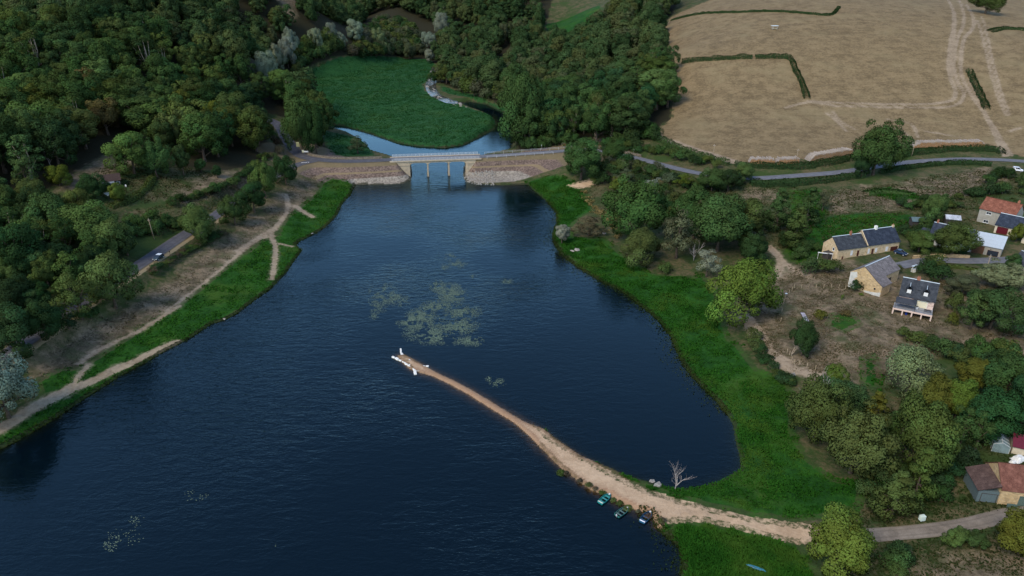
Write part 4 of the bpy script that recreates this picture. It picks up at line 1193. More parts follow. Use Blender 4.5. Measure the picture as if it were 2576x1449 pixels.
def bridge():
    a, b = Vector((*road_w[0][:2], 0)), Vector((*road_e[0][:2], 0))
    L = (b - a).length
    rz = math.atan2(b.y - a.y, b.x - a.x)
    e = root('bridge', a, rz)
    tag(e, 'pale concrete road bridge on two slim piers across the lake', 'bridge')
    zd = 8.2
    u0, u1 = 0.0, L
    fl, p1, p2, fr = L * 0.185, L * 0.40, L * 0.655, L * 0.862
    deck = MB().box(u0 - 2, u1 + 2, -4.2, 4.2, zd - 0.42, zd - 0.06)
    d = deck.build('deck', CONC, e)
    MB().box(u0 - 2.2, u1 + 2.2, -4.45, -3.35, zd - 0.34, zd + 0.16).build('kerb', CONC, e)
    MB().box(u0 - 2.2, u1 + 2.2, 3.35, 4.45, zd - 0.34, zd + 0.16).build('kerb', CONC, e)
    ms = MB().box(u0 - 2, u1 + 2, -3.3, 3.3, zd - 0.055, zd + 0.035).build('carriageway', ASPH, e)
    # edge girders with haunches over the supports
    for v0, v1 in ((-3.9, -3.3), (3.3, 3.9)):
        prof = []
        for s0, s1 in ((fl, p1), (p1, p2), (p2, fr)):
            for k in range(11):
                t = k / 10; x = s0 + (s1 - s0) * t
                h = 0.75 + 0.85 * max(0, 1 - min(t, 1 - t) / 0.16) ** 1.3
                prof.append((x, zd - 0.42 - h))
        prof = [(fl - 0.02, zd - 0.43)] + prof + [(fr + 0.02, zd - 0.43)]
        MB().prism(prof, 1, v0, v1).build('girder', CONC, e)
    MB().box(fl, fr, -3.28, 3.28, zd - 1.05, zd - 0.43).build('deck_beam', CONC_D, e)
    for p in (p1, p2):
        q = MB().prism([(p - 0.36, -2.2), (p + 0.36, -2.2), (p + 0.34, zd - 1.6), (p - 0.34, zd - 1.6)], 1, -3.7, 3.7)
        bevelled(q.build('pier', CONC, e), 0.12, 2)
        MB().box(p - 0.6, p + 0.6, -4.1, 4.1, -2.5, 0.25).build('pier_footing', CONC_D, e)
    for (x0, x1, sgn) in ((u0 + 0.6, fl, -1), (fr, u1 - 0.6, 1)):
        ab = MB().box(x0, x1, -4.1, 4.1, -2.2, zd - 0.43)
        q = bevelled(ab.build('abutment', CONC, e), 0.1)
        MB().box(x0 - 0.12, x1 + 0.12, -4.35, -4.1, zd - 2.2, zd - 1.9).build('abutment_ledge', CONC, q)
    # railings
    for v in (-4.15, 4.15):
        n = 22
        pm = MB().box(-0.05, 0.05, -0.05, 0.05, 0, 1.22).mesh('railing_post', RAILM)
        for k in range(n + 1):
            o = obj('railing_post', pm, e); o.location = (u0 - 1 + (L + 2) * k / n, v, zd + 0.14)
        r = MB()
        for z in (0.14, 0.66, 1.16): r.box(u0 - 1, u1 + 1, v - 0.04, v + 0.04, zd + 0.14 + z - 0.045, zd + 0.14 + z + 0.045)
        r.build('rail', RAILM, e)
        r = MB()
        k = u0 - 1
        while k < u1 + 1:
            r.box(k - 0.012, k + 0.012, v - 0.012, v + 0.012, zd + 0.3, zd + 1.27); k += 0.24
        tag(r.build('railing_infill', RAILM, e), kind='stuff')
    return a, b, rz
BA, BB, BRZ = bridge()

def offset_pts(s, off, i0, i1):
    d = np.gradient(s[:, :2], axis=0); d /= np.linalg.norm(d, axis=1)[:, None]
    q = s.copy(); q[:, :2] += np.c_[-d[:, 1], d[:, 0]] * off
    return q[i0:i1]

def railing_line(pts, label):
    e = root('guard_railing', pts[0])
    o = Vector(pts[0])
    pm = MB().box(-0.05, 0.05, -0.05, 0.05, -0.3, 1.05).mesh('railing_post', RAILM)
    P = [Vector(p) - o for p in pts]
    for p in P:
        q = obj('railing_post', pm, e); q.location = p
    for z in (0.5, 1.0):
        MB().tube([p + Vector((0, 0, z)) for p in P], 0.04, 4).build('rail', RAILM, e)
    tag(e, label, 'railing')
railing_line(offset_pts(road_e, -3.9, 1, 9), 'galvanised railing on the lake side of the road beyond the bridge')
railing_line(offset_pts(road_e, 3.9, 1, 13), 'galvanised railing on the marsh side of the road beyond the bridge')

PARA = plain('parapet_stone', (0.24, 0.20, 0.15), 0.95, 0.3, 1.2, bump=0.6)
def parapet(s, label, h=0.8, name='parapet_wall', mat=None):
    e = root(name, s[0]); o = Vector(s[0])
    n = len(s)
    mb = MB()
    d = np.gradient(s[:, :2], axis=0); d /= np.linalg.norm(d, axis=1)[:, None]
    nn = np.c_[-d[:, 1], d[:, 0]] * 0.22
    for i in range(n - 1):
        P = [Vector((s[j][0] + k * nn[j][0], s[j][1] + k * nn[j][1], s[j][2])) - o for j in (i, i + 1) for k in (-1, 1)]
        up = Vector((0, 0, h)); dn = Vector((0, 0, -0.6))
        mb.quad(P[0] + dn, P[2] + dn, P[2] + up, P[0] + up); mb.quad(P[1] + dn, P[3] + dn, P[3] + up, P[1] + up)
        mb.quad(P[0] + up, P[2] + up, P[3] + up, P[1] + up)
    mb.build('masonry', mat or PARA, e)
    cp_ = MB()
    for i in range(n - 1):
        A = Vector(s[i]) - o; B = Vector(s[i + 1]) - o
        t = Vector((nn[i][0], nn[i][1], 0)) * 1.3
        A.z += h; B.z += h
        cp_.quad(A - t, B - t, B - t + Vector((0, 0, .1)), A - t + Vector((0, 0, .1)))
        cp_.quad(A + t, B + t, B + t + Vector((0, 0, .1)), A + t + Vector((0, 0, .1)))
        cp_.quad(A - t + Vector((0, 0, .1)), B - t + Vector((0, 0, .1)), B + t + Vector((0, 0, .1)), A + t + Vector((0, 0, .1)))
    cp_.build('coping', mat or PARA, e)
    return tag(e, label, 'wall')
parapet(offset_pts(road_w, -3.7, 1, 13), 'low stone parapet wall along the marsh side of the causeway')
parapet(offset_pts(road_e, 3.9, 13, 20), 'low stone parapet wall at the roadside beyond the railing')

def rock_mesh(seed, r=1.0, sq=0.7):
    q = random.Random(seed)
    bm = bmesh.new()
    bmesh.ops.create_icosphere(bm, subdivisions=1, radius=r)
    for v in bm.verts:
        v.co *= q.uniform(0.72, 1.15); v.co.z *= sq
    me = bpy.data.meshes.new('rock'); bm.to_mesh(me); bm.free()
    me.materials.append(STONE_P)
    return me
ROCKS = [rock_mesh(i) for i in range(5)]
def riprap():
    e = root('riprap_slope', G(1205, 448))
    o = Vector(e.location)
    r = random.Random(4)
    n = 0
    for _ in range(900):
        x, y = r.uniform(1166, 1244), r.uniform(426, 468)
        if y < 430 + max(0, 1200 - x) * 0.5: continue
        g = G(x, y)
        if g.z < -0.25 or g.z > 3.6: continue
        q = obj('stone', ROCKS[r.randrange(5)], e)
        s = r.uniform(0.35, 0.62)
        q.scale = (s, s, s); q.rotation_euler = (r.uniform(0, 3), r.uniform(0, 3), r.uniform(0, 6)); q.location = g - o
        n += 1
        if n > 170: break
    tag(e, 'heap of pale riprap stones below the bridge abutment', 'stones')
riprap()
def shore_stones():
    r = random.Random(9)
    for (x, y, s, lab) in [(1654,1221,.9,'pale boulder at the water edge beside the dead tree'),(1640,1213,.7,'small pale boulder on the lagoon side of the sand spit'),(1452,630,1.2,'pale rock slab on the grass below the silver sapling'),(1440,632,.8,'pale rock beside the slab below the silver sapling'),(1352,507,.8,'pale rock on the shore grass right of the bridge'),(1520,588,.9,'pale rock on the dry grass above the silver willow shore'),(1995,945,.9,'pale blue-grey boulder at the foot of the dirt path'),(564,803,.5,'white stone on the west shore at the water line'),(785,588,.5,'white stone on the west shore near the footpath end')]:
        o = obj('boulder', ROCKS[r.randrange(5)], None, G(x, y) + Vector((0, 0, 0.1)))
        o.scale = (s * 1.3, s, s * 0.8); o.rotation_euler = (0, 0, r.uniform(0, 6))
        tag(o, lab, 'boulder')
shore_stones()
def stream_stones():
    r = random.Random(12)
    e = root('stream_bed', G(1092, 215)); o = Vector(e.location)
    for k in range(70):
        t = r.random()
        x = np.interp(t, [0, .35, .6, .8, 1], [1094, 1076, 1092, 1125, 1180]) + r.uniform(-9, 9)
        y = np.interp(t, [0, .35, .6, .8, 1], [178, 214, 238, 254, 270]) + r.uniform(-4, 4)
        q = obj('stone', ROCKS[k % 5], e); s = r.uniform(0.5, 1.5)
        q.scale = (s, s, s * 0.6); q.rotation_euler = (0, 0, r.uniform(0, 6)); q.location = G(x, y) - o
    tag(e, 'rocky stream bed running into the marsh', 'stones')
stream_stones()

# rows of white blocks at the tip of the spit
def block_row(px, label, wid):
    e = root('stone_row', Vector((*on_plane(*px[0], 0.0), 0))); o = Vector(e.location)
    r = random.Random(len(px))
    for i in range(len(px) - 1):
        A, B = Vector((*on_plane(*px[i], 0.25), 0)), Vector((*on_plane(*px[i + 1], 0.25), 0))
        L = (B - A).length
        mb = MB(); w = wid * r.uniform(0.75, 1.25)
        j = lambda k: r.uniform(-k, k)
        pts = [(-L * .45, -w), (-L * .2, -w * 1.15 + j(.1)), (L * .25, -w * 1.1 + j(.1)), (L * .45, -w + j(.1)), (L * .44, w + j(.12)), (L * .1, w * 1.15 + j(.15)), (-L * .47, w + j(.12))]
        mb.prism(pts, 2, -0.5, 0.24 + j(.07))
        q = bevelled(mb.build('stone', STONE_W, e), 0.07, 2)
        q.location = (A + B) / 2 - o; q.rotation_euler = (j(.06), j(.06), math.atan2(B.y - A.y, B.x - A.x))
    return tag(e, label, 'stones')
block_row([(1008,876),(1009,886),(1013,895),(1021,901),(1028,904),(1035,907),(1043,911),(1049,914),(1056,917),(1063,919),(1071,920),(1079,920)], 'curved row of white blocks on the far side of the spit tip', 0.25)
block_row([(986,896),(994,899),(1003,904),(1010,907)], 'short row of white blocks at the outer end of the spit tip', 0.27)
block_row([(1011,908),(1017,911),(1023,915)], 'low broken stones in the gap of the near block row', 0.15)
block_row([(1019,913),(1027,917),(1037,922)], 'pair of white blocks in the middle of the near row', 0.34)
block_row([(1039,925),(1044,932),(1045,941)], 'white blocks turned outwards at the inner end of the near row', 0.3)
o = obj('boulder', ROCKS[2], None, (*on_plane(1053, 933, 0.1), 0.05)); o.scale = (0.75, 0.4, 0.5)
tag(o, 'single small pale stone beside the inner end of the block row', 'boulder')

# ------------------------------------------------------------------ boats
def boat(px, py, bow_px, bow_py, L, W, hullc, inc, label, motor=None, cap=None):
    A, B = Vector((*on_plane(px, py, 0.2), 0)), Vector((*on_plane(bow_px, bow_py, 0.2), 0))
    d = B - A
    e = root('rowing_boat', ((A + B) / 2) + Vector((0, 0, 0.0)), math.atan2(d.y, d.x))
    tag(e, label, 'boat', 'dinghies moored at the sand spit')
    hm = plain('hull_' + label[:9], hullc, 0.45, 0.08, 1.2, bump=0.05)
    im = plain('inside_' + label[:9], inc, 0.6, 0.2, 1.5, bump=0.1)
    n = 11
    st = []
    for i in range(n):
        t = i / (n - 1); x = -L / 2 + L * t
        w = W / 2 * (0.86 + 0.14 * math.sin(min(1, t * 2) * math.pi / 2)) * (1 - max(0, (t - 0.5) / 0.5) ** 2.4 * 0.93)
        st.append((x, w, 0.36 + 0.20 * max(0, t - 0.5), -0.14 + 0.18 * max(0, t - 0.75) / 0.25))
    out, inn = MB(), MB()
    def ring(x, w, top, bot, k): return [(x, -w, top), (x, -w * 0.92, top * 0.4 + bot * 0.6), (x, -w * 0.55, bot), (x, w * 0.55, bot), (x, w * 0.92, top * 0.4 + bot * 0.6), (x, w, top)]
    for i in range(n - 1):
        a, b = ring(*st[i], 0), ring(*st[i + 1], 0)
        for k in range(5): out.quad(a[k], b[k], b[k + 1], a[k + 1])
        sa, sb = st[i], st[i + 1]
        a, b = ring(sa[0], sa[1] - .05, sa[2] - .02, sa[3] + .10, 0), ring(sb[0], max(.01, sb[1] - .05), sb[2] - .02, sb[3] + .10, 0)
        for k in range(5): inn.quad(a[k], a[k + 1], b[k + 1], b[k])
    out.quad(*ring(*st[0], 0)[::-1])
    h = out.build('hull', hm, e, True)
    inn.build('inside', im, e, True)
    rim = MB()
    for sg in (-1, 1):
        rim.tube([(x, sg * w, tp) for x, w, tp, _ in st], 0.035, 5)
    rim.tube([(st[0][0], -st[0][1], st[0][2]), (st[0][0], st[0][1], st[0][2])], 0.045, 5)
    rim.build('gunwale', hm, e, True)
    bm_ = plain('bench_' + label[:9], tuple(min(1, x * 1.35 + .03) for x in inc), 0.6, 0.1, 2)
    for t in (0.2, 0.48, 0.74):
        i = t * (n - 1); w = st[int(i)][1] - 0.06; x = -L / 2 + L * t
        bevelled(MB().box(x - .16, x + .16, -w, w, 0.16, 0.20).build('bench', bm_, e), 0.015)
    if motor:
        q = MB().box(-L / 2 - .22, -L / 2 - .02, -.11, .11, .30, .62); q.box(-L / 2 - .16, -L / 2 - .08, -.04, .04, -.35, .30)
        bevelled(q.build('outboard_motor', plain('motor_' + label[:6], motor, 0.4, 0.05, 3), e), 0.03, 2)
    if cap:
        q = MB().prism([(-L / 2, .34), (-L / 2 + .30, .34), (-L / 2 + .30, .39), (-L / 2, .39)], 1, -W * .38, W * .38)
        q.build('stern_seat', plain('cap_' + label[:6], cap, 0.5, 0.05, 3), e)
    q = MB().prism([(L / 2 - .42, .38), (L / 2 - .04, .47), (L / 2 - .04, .50), (L / 2 - .42, .42)], 1, -W * .12, W * .12)
    q.build('bow_plate', plain('bow_' + label[:6], (0.55, 0.52, 0.52), 0.5, 0.1, 3), e)
boat(1511,1264,1533,1245,3.5,1.45,(0.012,0.20,0.19),(0.010,0.16,0.155),'turquoise dinghy, farthest out of the three at the spit',None,(0.6,0.62,0.5))
boat(1554,1296,1578,1278,3.5,1.5,(0.03,0.14,0.125),(0.045,0.09,0.08),'grey-green dinghy in the middle of the three at the spit',(0.55,0.5,0.52),None)
boat(1616,1312,1636,1289,3.6,1.5,(0.014,0.085,0.16),(0.010,0.04,0.09),'dark blue dinghy nearest the land of the three at the spit',None,(0.85,0.85,0.85))
# upturned blue canoe in the reeds
def canoe():
    g = G(1902, 1432)
    e = root('canoe', g + Vector((0, 0, 0.25)), math.radians(-28))
    mb = MB()
    n, L = 13, 3.9
    for i in range(n - 1):
        def ring(t):
            w = 0.36 * math.sin(math.pi * min(max(t, 0.015), 0.985)) ** 0.7; x = -L / 2 + L * t
            return [(x, w * math.cos(a), 0.30 * math.sin(a) * (w / 0.36) ** 0.6) for a in np.linspace(0, math.pi, 7)]
        a, b = ring(i / (n - 1)), ring((i + 1) / (n - 1))
        for k in range(6): mb.quad(a[k], b[k], b[k + 1], a[k + 1])
    mb.build('hull', plain('canoe_blue', (0.015, 0.13, 0.20), 0.4, 0.1, 1.5), e, True)
    mb = MB().tube([(-L / 2, 0, .04), (-L / 4, 0, .33), (0, 0, .35), (L / 4, 0, .33), (L / 2, 0, .04)], 0.025, 5)
    mb.build('keel', plain('canoe_keel', (0.05, 0.3, 0.4), 0.5), e)
    tag(e, 'upturned blue canoe lying in the tall shore grass', 'canoe')
canoe()

# dead and bare trees
def bare_tree(name, loc, H, seed, label, mat, forks, lean=(0, 0), depth=4, r0=None):
    r = random.Random(seed)
    mb, tw = MB(), MB()
    def grow(p, d, L, rad, lev):
        pts, rr = [p], [rad]
        n = 4
        for k in range(n):
            d = (d + Vector((r.uniform(-.16, .16), r.uniform(-.16, .16), r.uniform(-.05, .12)))).normalized()
            p = p + d * (L / n); pts.append(p); rr.append(rad * (1 - 0.55 * (k + 1) / n))
        (mb if lev < 1 else tw).tube(pts, rr, 6 if lev < 2 else 4)
        if lev >= depth: return
        for k in range(forks[min(lev, len(forks) - 1)]):
            q = pts[min(n, 1 + r.randrange(n))]
            a = r.uniform(0, 6.283); sp = r.uniform(0.45, 0.95)
            nd = (d + Vector((math.cos(a) * sp, math.sin(a) * sp, r.uniform(-.1, .45)))).normalized()
            grow(q, nd, L * r.uniform(0.45, 0.7), rad * 0.5, lev + 1)
    e = root(name, loc)
    grow(Vector((0, 0, -.2)), Vector((lean[0], lean[1], 1)).normalized(), H * 0.62, r0 or 0.025 * H + .03, 0)
    grow(Vector((0, 0, H * .12)), Vector((lean[0] + .45, lean[1] - .1, .9)).normalized(), H * 0.5, (r0 or 0.025 * H + .03) * .7, 1)
    mb.build('trunk', mat, e, True); tw.build('branches', mat, e, True)
    tag(e, label, 'tree')
bare_tree('dead_tree', G(1698, 1232), 6.0, 5, 'leafless grey dead tree at the lagoon edge of the spit', BARK_GREY, (4, 4, 3, 2), (.05, 0), 4, .12)
bare_tree('bare_tree', G(1991, 896), 5.0, 8, 'thin bare tree with pale stem in the garden', BARK_PALE, (5, 3, 2), (.12, 0), 3)
bare_tree('bare_tree', G(2050, 1070), 11.5, 14, 'dead grey branches standing out of the olive oak', BARK_GREY, (6, 3, 3), (.0, -.1), 3, .22)
bare_tree('dead_branch', G(1945, 745), 4.0, 21, 'bleached fallen branch beside the bright yellow-green tree', BARK_PALE, (3, 2), (-.9, .5), 2, .12)
for i, (x, y, h, lab) in enumerate([(1745,655,8,'bare grey stems inside the half bare tree of the grove'),(128,420,13,'bleached dead stem on the hillside above the yellow tree'),(420,300,14,'dead bare tree in the hillside wood above the chalet'),(655,250,15,'bare pale tree at the edge of the hillside wood'),(1440,205,15,'bare birch in the wood below the field'),(1130,60,17,'pale bare tree in the far wood behind the marsh')]):
    bare_tree('bare_tree', G(x, y), h, 40 + i, lab, BARK_GREY, (6, 3, 2), (0, 0), 3, .16)

# ------------------------------------------------------------------ poles, signs, fences
def utility_pole(px, py, h, label, lean=0.0):
    g = G(px, py)
    e = root('utility_pole', g); e.rotation_euler = (0, lean, 0)
    MB().tube([(0, 0, -.8), (0, 0, h)], [0.15, 0.10], 8).build('pole', WOODP, e, True)
    MB().box(-.5, .5, -.05, .05, h - .55, h - .45).build('crossarm', WOODP, e)
    im = MB().tube([(0, 0, 0), (0, 0, .18)], [.05, .04], 6).mesh('insulator', WHITE)
    for x in (-.42, 0, .42):
        q = obj('insulator', im, e); q.location = (x, 0, h - .45 if x else h)
    tag(e, label, 'pole')
utility_pole(2293, 393, 7.5, 'wooden utility pole at the end of the long wood stack', 0.05)
utility_pole(2001, 414, 7.0, 'wooden utility pole between the first two wood stacks', 0.02)
utility_pole(1793, 402, 7.0, 'slim utility pole on the field edge above the road')
utility_pole(1538, 352, 8.0, 'utility pole rising out of the trees above the road')
utility_pole(388, 602, 7.5, 'leaning utility pole between the bushes and the lake road', -0.06)
utility_pole(2478, 690, 6.5, 'dark pole at the lane edge in front of the metal roofed garage')

def sign(px, py, w, h, z, col, label, posts=1, rz=0.0):
    g = G(px, py)
    e = root('road_sign', g, rz)
    for k in range(posts):
        x = 0 if posts == 1 else (-w * .35 + w * .7 * k)
        MB().tube([(x, 0.03, -.4), (x, 0.03, z + h)], 0.035, 6).build('post', RAILM, e)
    bevelled(MB().box(-w / 2, w / 2, -.03, 0, z, z + h).build('plate', plain('sign_%d' % int(px), col, 0.5, 0.04, 2), e), 0.01)
    tag(e, label, 'sign')
sign(750, 372, 1.6, 2.4, 0.6, (0.72, 0.70, 0.38), 'tall pale yellow board beside the road bend')
sign(763, 388, 1.0, 1.3, 0.9, (0.72, 0.71, 0.50), 'small cream sign, left of the pair at the causeway junction')
sign(771, 389, 2.2, .7, 1.2, (0.78, 0.78, 0.76), 'wide white direction sign at the causeway junction', 2)
sign(699, 422, 1.2, 1.2, 1.2, (0.78, 0.78, 0.78), 'white square sign under the hillside wood at the junction', 1, .3)
sign(1594, 384, .8, .8, 1.3, (0.80, 0.62, 0.66), 'round pinkish road sign on the bend above the bank')
sign(1362, 377, .25, .5, 2.2, (0.6, 0.62, 0.64), 'slim grey marker post on the parapet beyond the bridge')
sign(2362, 653, 1.0, .9, 0.2, (0.76, 0.74, 0.58), 'cream board leaning at the retaining wall on the lane')
# give-way marks on the junction
mk = MB()
for k, (x, y) in enumerate([(760,409.5),(765,409.2),(770,408.8),(776,408.3)]):
    p = Vector((*on_plane(x, y, 8.2), 8.2)); mk.box(p.x - .35, p.x + .35, p.y - .35, p.y + .35, 8.255, 8.262)
tag(mk.build('road_marking', WHITE), 'white give-way dashes painted at the causeway junction', 'marking', kind='structure')

def post_fence(pts, label, h=1.25):
    e = root('post_fence', G(*pts[0])); o = Vector(e.location)
    pm = MB().tube([(0, 0, -.4), (0, 0, h)], [.075, .06], 6).mesh('fence_post', plain('fence_wood', (0.50, 0.40, 0.26), 0.9, 0.2, 4))
    r = random.Random(3); tops = []
    for x, y in pts:
        q = obj('fence_post', pm, e); q.location = G(x, y) - o; q.rotation_euler = (r.uniform(-.08, .08), r.uniform(-.08, .08), 0)
        tops.append(q.location + Vector((0, 0, h * .85)))
    for dz in (0, -.45):
        MB().tube([t + Vector((0, 0, dz)) for t in tops], 0.006, 3).build('wire', BARK, e)
    tag(e, label, 'fence')
post_fence([(2127,725),(2110,724),(2091,724),(2072,724),(2053,724),(2034,724),(2016,724),(1998,724),(1992,731),(1985,738),(1976,748),(1971,763),(1967,786),(1964,808)], 'wire fence on pale wooden posts from the barn across the garden')
post_fence([(1980,888),(1986,893),(1992,907),(1998,915),(2010,918),(2030,923),(2051,929)], 'wire fence on pale posts at the bottom of the garden')

# ------------------------------------------------------------------ hedges
def hedge(name, px, w, h, tone, label, dens=26, leaf=0.34, seed=1):
    g = ground_at([p[0] for p in px], [p[1] for p in px])
    s = spline(g, 1.0)
    r = np.random.default_rng(seed)
    d = np.gradient(s[:, :2], axis=0); d /= np.linalg.norm(d, axis=1)[:, None] + 1e-9
    n = int(len(s) * dens)
    k = r.integers(0, len(s), n)
    ww = w * (0.75 + 0.5 * vnoise(s[:, 0] / 2.5 + seed, s[:, 1] / 2.5)); hh = h * (0.7 + 0.6 * vnoise(s[:, 0] / 3 + 9, s[:, 1] / 3 + seed))
    a = r.uniform(-0.25, math.pi + 0.25, n)
    cs, sn = np.cos(a), np.sin(a)
    off = np.sign(cs) * np.abs(cs) ** 0.6 * ww[k] * 0.5 * r.uniform(0.8, 1.1, n)
    z = np.maximum(np.sign(sn) * np.abs(sn) ** 0.6, -0.02) * hh[k] * r.uniform(0.85, 1.1, n)
    zt = r.random(n) < 0.35
    z = np.where(zt, z * r.uniform(0.1, 1, n), z)
    al = r.uniform(-.5, .5, n)
    P = np.c_[s[k, 0] + d[k, 0] * al - d[k, 1] * off, s[k, 1] + d[k, 1] * al + d[k, 0] * off, 0 * off]
    P[:, 2] = land(P[:, 0], P[:, 1]) + z
    S = np.c_[-d[k, 1] * cs, d[k, 0] * cs, np.maximum(sn, 0.15)] + rand_dirs(r, n) * 0.35
    S /= np.linalg.norm(S, axis=1)[:, None]
    N = S + rand_dirs(r, n) * 0.7; N /= np.linalg.norm(N, axis=1)[:, None]
    o = g[0]
    V, F = leaf_quads(P - o, N, leaf, r)
    fn = np.cross(V[1::4] - V[0::4], V[2::4] - V[0::4]); fl = (fn * S).sum(1) < 0
    F[fl] = F[fl][:, ::-1]
    me = mesh_np(name, V, F, [LEAF], True)
    add_attr(me, 'clump', np.clip(r.normal(0.45, .2, n), 0, 1), 'FACE')
    me.normals_split_custom_set(np.repeat(S, 4, axis=0).tolist())
    ob = obj(name, me, None, o)
    ob.color = (*GREENS[tone], 1)
    tag(ob, label, 'hedge')
HEDGES = [
 ([(1716,158),(1760,153),(1820,149),(1890,146)], 3.0, 2.0, 'dark', 'clipped dark hedge crossing the stubble field, long piece'),
 ([(1902,146),(1950,145),(1978,146),(1992,155),(2000,175),(2015,205),(2030,248)], 3.0, 2.0, 'dark', 'dark field hedge turning down to the tractor tracks'),
 ([(2438,182),(2452,212),(2468,245),(2482,275)], 3.4, 2.2, 'dark', 'short straight dark hedge beside the field tracks'),
 ([(1690,52),(1760,36),(1850,32),(1960,30),(2040,36),(2090,38),(2110,20)], 2.2, 1.4, 'dark', 'thin hedge along the top edge of the stubble field'),
 ([(1850,418),(1950,422),(2040,418),(2130,404),(2150,398)], 3.2, 2.2, 'dark', 'dense roadside hedge under the first wood stacks'),
 ([(2265,392),(2330,384),(2420,378),(2500,380),(2520,388)], 3.6, 2.2, 'dark', 'dense roadside hedge under the long wood stack'),
 ([(1890,468),(1960,468),(2040,462),(2120,452),(2170,446)], 3.0, 2.6, 'dark', 'dark hedge on the lower side of the road, below the wood stacks'),
 ([(2215,436),(2290,424),(2360,416),(2440,414),(2490,418)], 2.4, 1.8, 'dark', 'dark hedge on the lower side of the road towards the white van'),
 ([(1640,348),(1700,372),(1760,396),(1830,416)], 3.2, 2.4, 'mid', 'leafy hedge between the pale field track and the road'),
 ([(284,524),(320,512),(352,492),(375,468),(388,448)], 2.2, 2.0, 'olive', 'curved clipped hedge around the chalet garden'),
 ([(1610,552),(1660,550),(1712,545)], 3.0, 2.0, 'dark', 'short dark hedge on the dry slope behind the shore trees'),
 ([(2300,630),(2360,634),(2425,640)], 1.6, 1.3, 'dark', 'clipped hedge on the retaining wall along the lane'),
 ([(2350,672),(2420,676),(2480,684)], 1.4, .9, 'olive', 'low hedge along the lower edge of the lane'),
 ([(2490,80),(2530,72),(2600,78)], 5, 1.2, 'dark', 'patch of dark bramble at the corner of the stubble field'),
 ([(2180,488),(2230,482),(2290,490)], 5, .9, 'mid', 'green vegetable bed on the dry slope above the houses'),
]
for i, (px, w, h, tn, lab) in enumerate(HEDGES): hedge('hedge', px, w, h, tn, lab, 95, 0.5, 60 + i)
tree_px('field_tree', 'near0', 2478, 35, 70, 60, 'olive', 'big tree at the upper field corner cut by the picture edge')

# ------------------------------------------------------------------ wood stacks and field things
LOGM = plain('log_bark', (0.42, 0.36, 0.30), 0.9, 0.25, 3, c2=(0.22, 0.18, 0.15))
LOGE = plain('log_end', (0.46, 0.25, 0.10), 0.9, 0.3, 3, c2=(0.24, 0.13, 0.06))
def wood_stack(p0, p1, h, depth, label, seed):
    A, B = G(*p0), G(*p1)
    d = B - A; L = math.hypot(d.x, d.y)
    e = root('wood_stack', A, math.atan2(d.y, d.x))
    tag(e, label, 'wood stack')
    r = random.Random(seed)
    slope = d.z / L
    lm = [MB().tube([(0, -depth / 2, 0), (0, depth / 2, 0)], [rr, rr * .9], 7).mesh('log', LOGM) for rr in (.14, .18, .22)]
    body = MB(); ends = MB()
    k = 0.3; prof = []
    while k < L - 0.2:
        t = k / L
        hh = h * min(1, t / 0.14 + .25, (1 - t) / 0.10 + .3) * (0.85 + 0.3 * r.random())
        prof.append((k, hh))
        z = 0.0
        while z < hh - 0.2:
            q = (k + r.uniform(-.05, .05), r.uniform(-.12, .12), slope * k + z + 0.15)
            body.tube([(q[0], -depth / 2 + q[1], q[2]), (q[0], depth / 2 + q[1], q[2])], .17, 6, False)
            ends.tube([(q[0], -depth / 2 + q[1] - .01, q[2]), (q[0], -depth / 2 + q[1] + .1, q[2])], .165, 6)
            z += .30
        k += 0.33
    tag(body.build('stacked_logs', LOGM, e), kind='stuff')
    tag(ends.build('log_ends', LOGE, e), kind='stuff')
    for k, hh in prof:
        o = obj('log', lm[r.randrange(3)], e)
        o.location = (k, r.uniform(-.2, .3), slope * k + hh + 0.08); o.rotation_euler = (r.uniform(-.04, .1), 0, r.uniform(-.12, .12))
wood_stack((1882, 410), (1948, 411), 2.2, 3.6, 'grey half of the first wood stack above the road', 1)
wood_stack((1950, 411), (2008, 409), 2.2, 3.6, 'orange half of the first wood stack beside the utility pole', 2)
wood_stack((2030, 404), (2142, 386), 2.5, 3.8, 'orange-ended wood stack left of the big roadside tree', 3)
wood_stack((2292, 369), (2474, 366), 2.3, 3.8, 'longest wood stack, right of the big roadside tree', 4)
wood_stack((1412, 366), (1424, 364), 1.2, 2.5, 'short pile of sawn timber at the roadside beyond the bridge', 5)

def feeder():
    g = G(1948, 74)
    e = root('hay_feeder', g)
    for x in (-1.4, 1.4):
        for y in (-1, 1):
            MB().tube([(x, y, -.2), (x, y, 2.2)], .08, 5).build('post', RAILM, e)
    bevelled(MB().box(-2.2, 2.2, -1.5, 1.5, 2.2, 2.35).build('roof', plain('feeder_roof', (.62, .72, .74), .5, .05), e), .03)
    MB().box(-1.5, 1.5, -1, 1, .3, .8).build('trough', plain('trough', (.35, .3, .2), .8), e)
    tag(e, 'roofed hay feeder standing alone in the stubble field', 'feeder')
feeder()

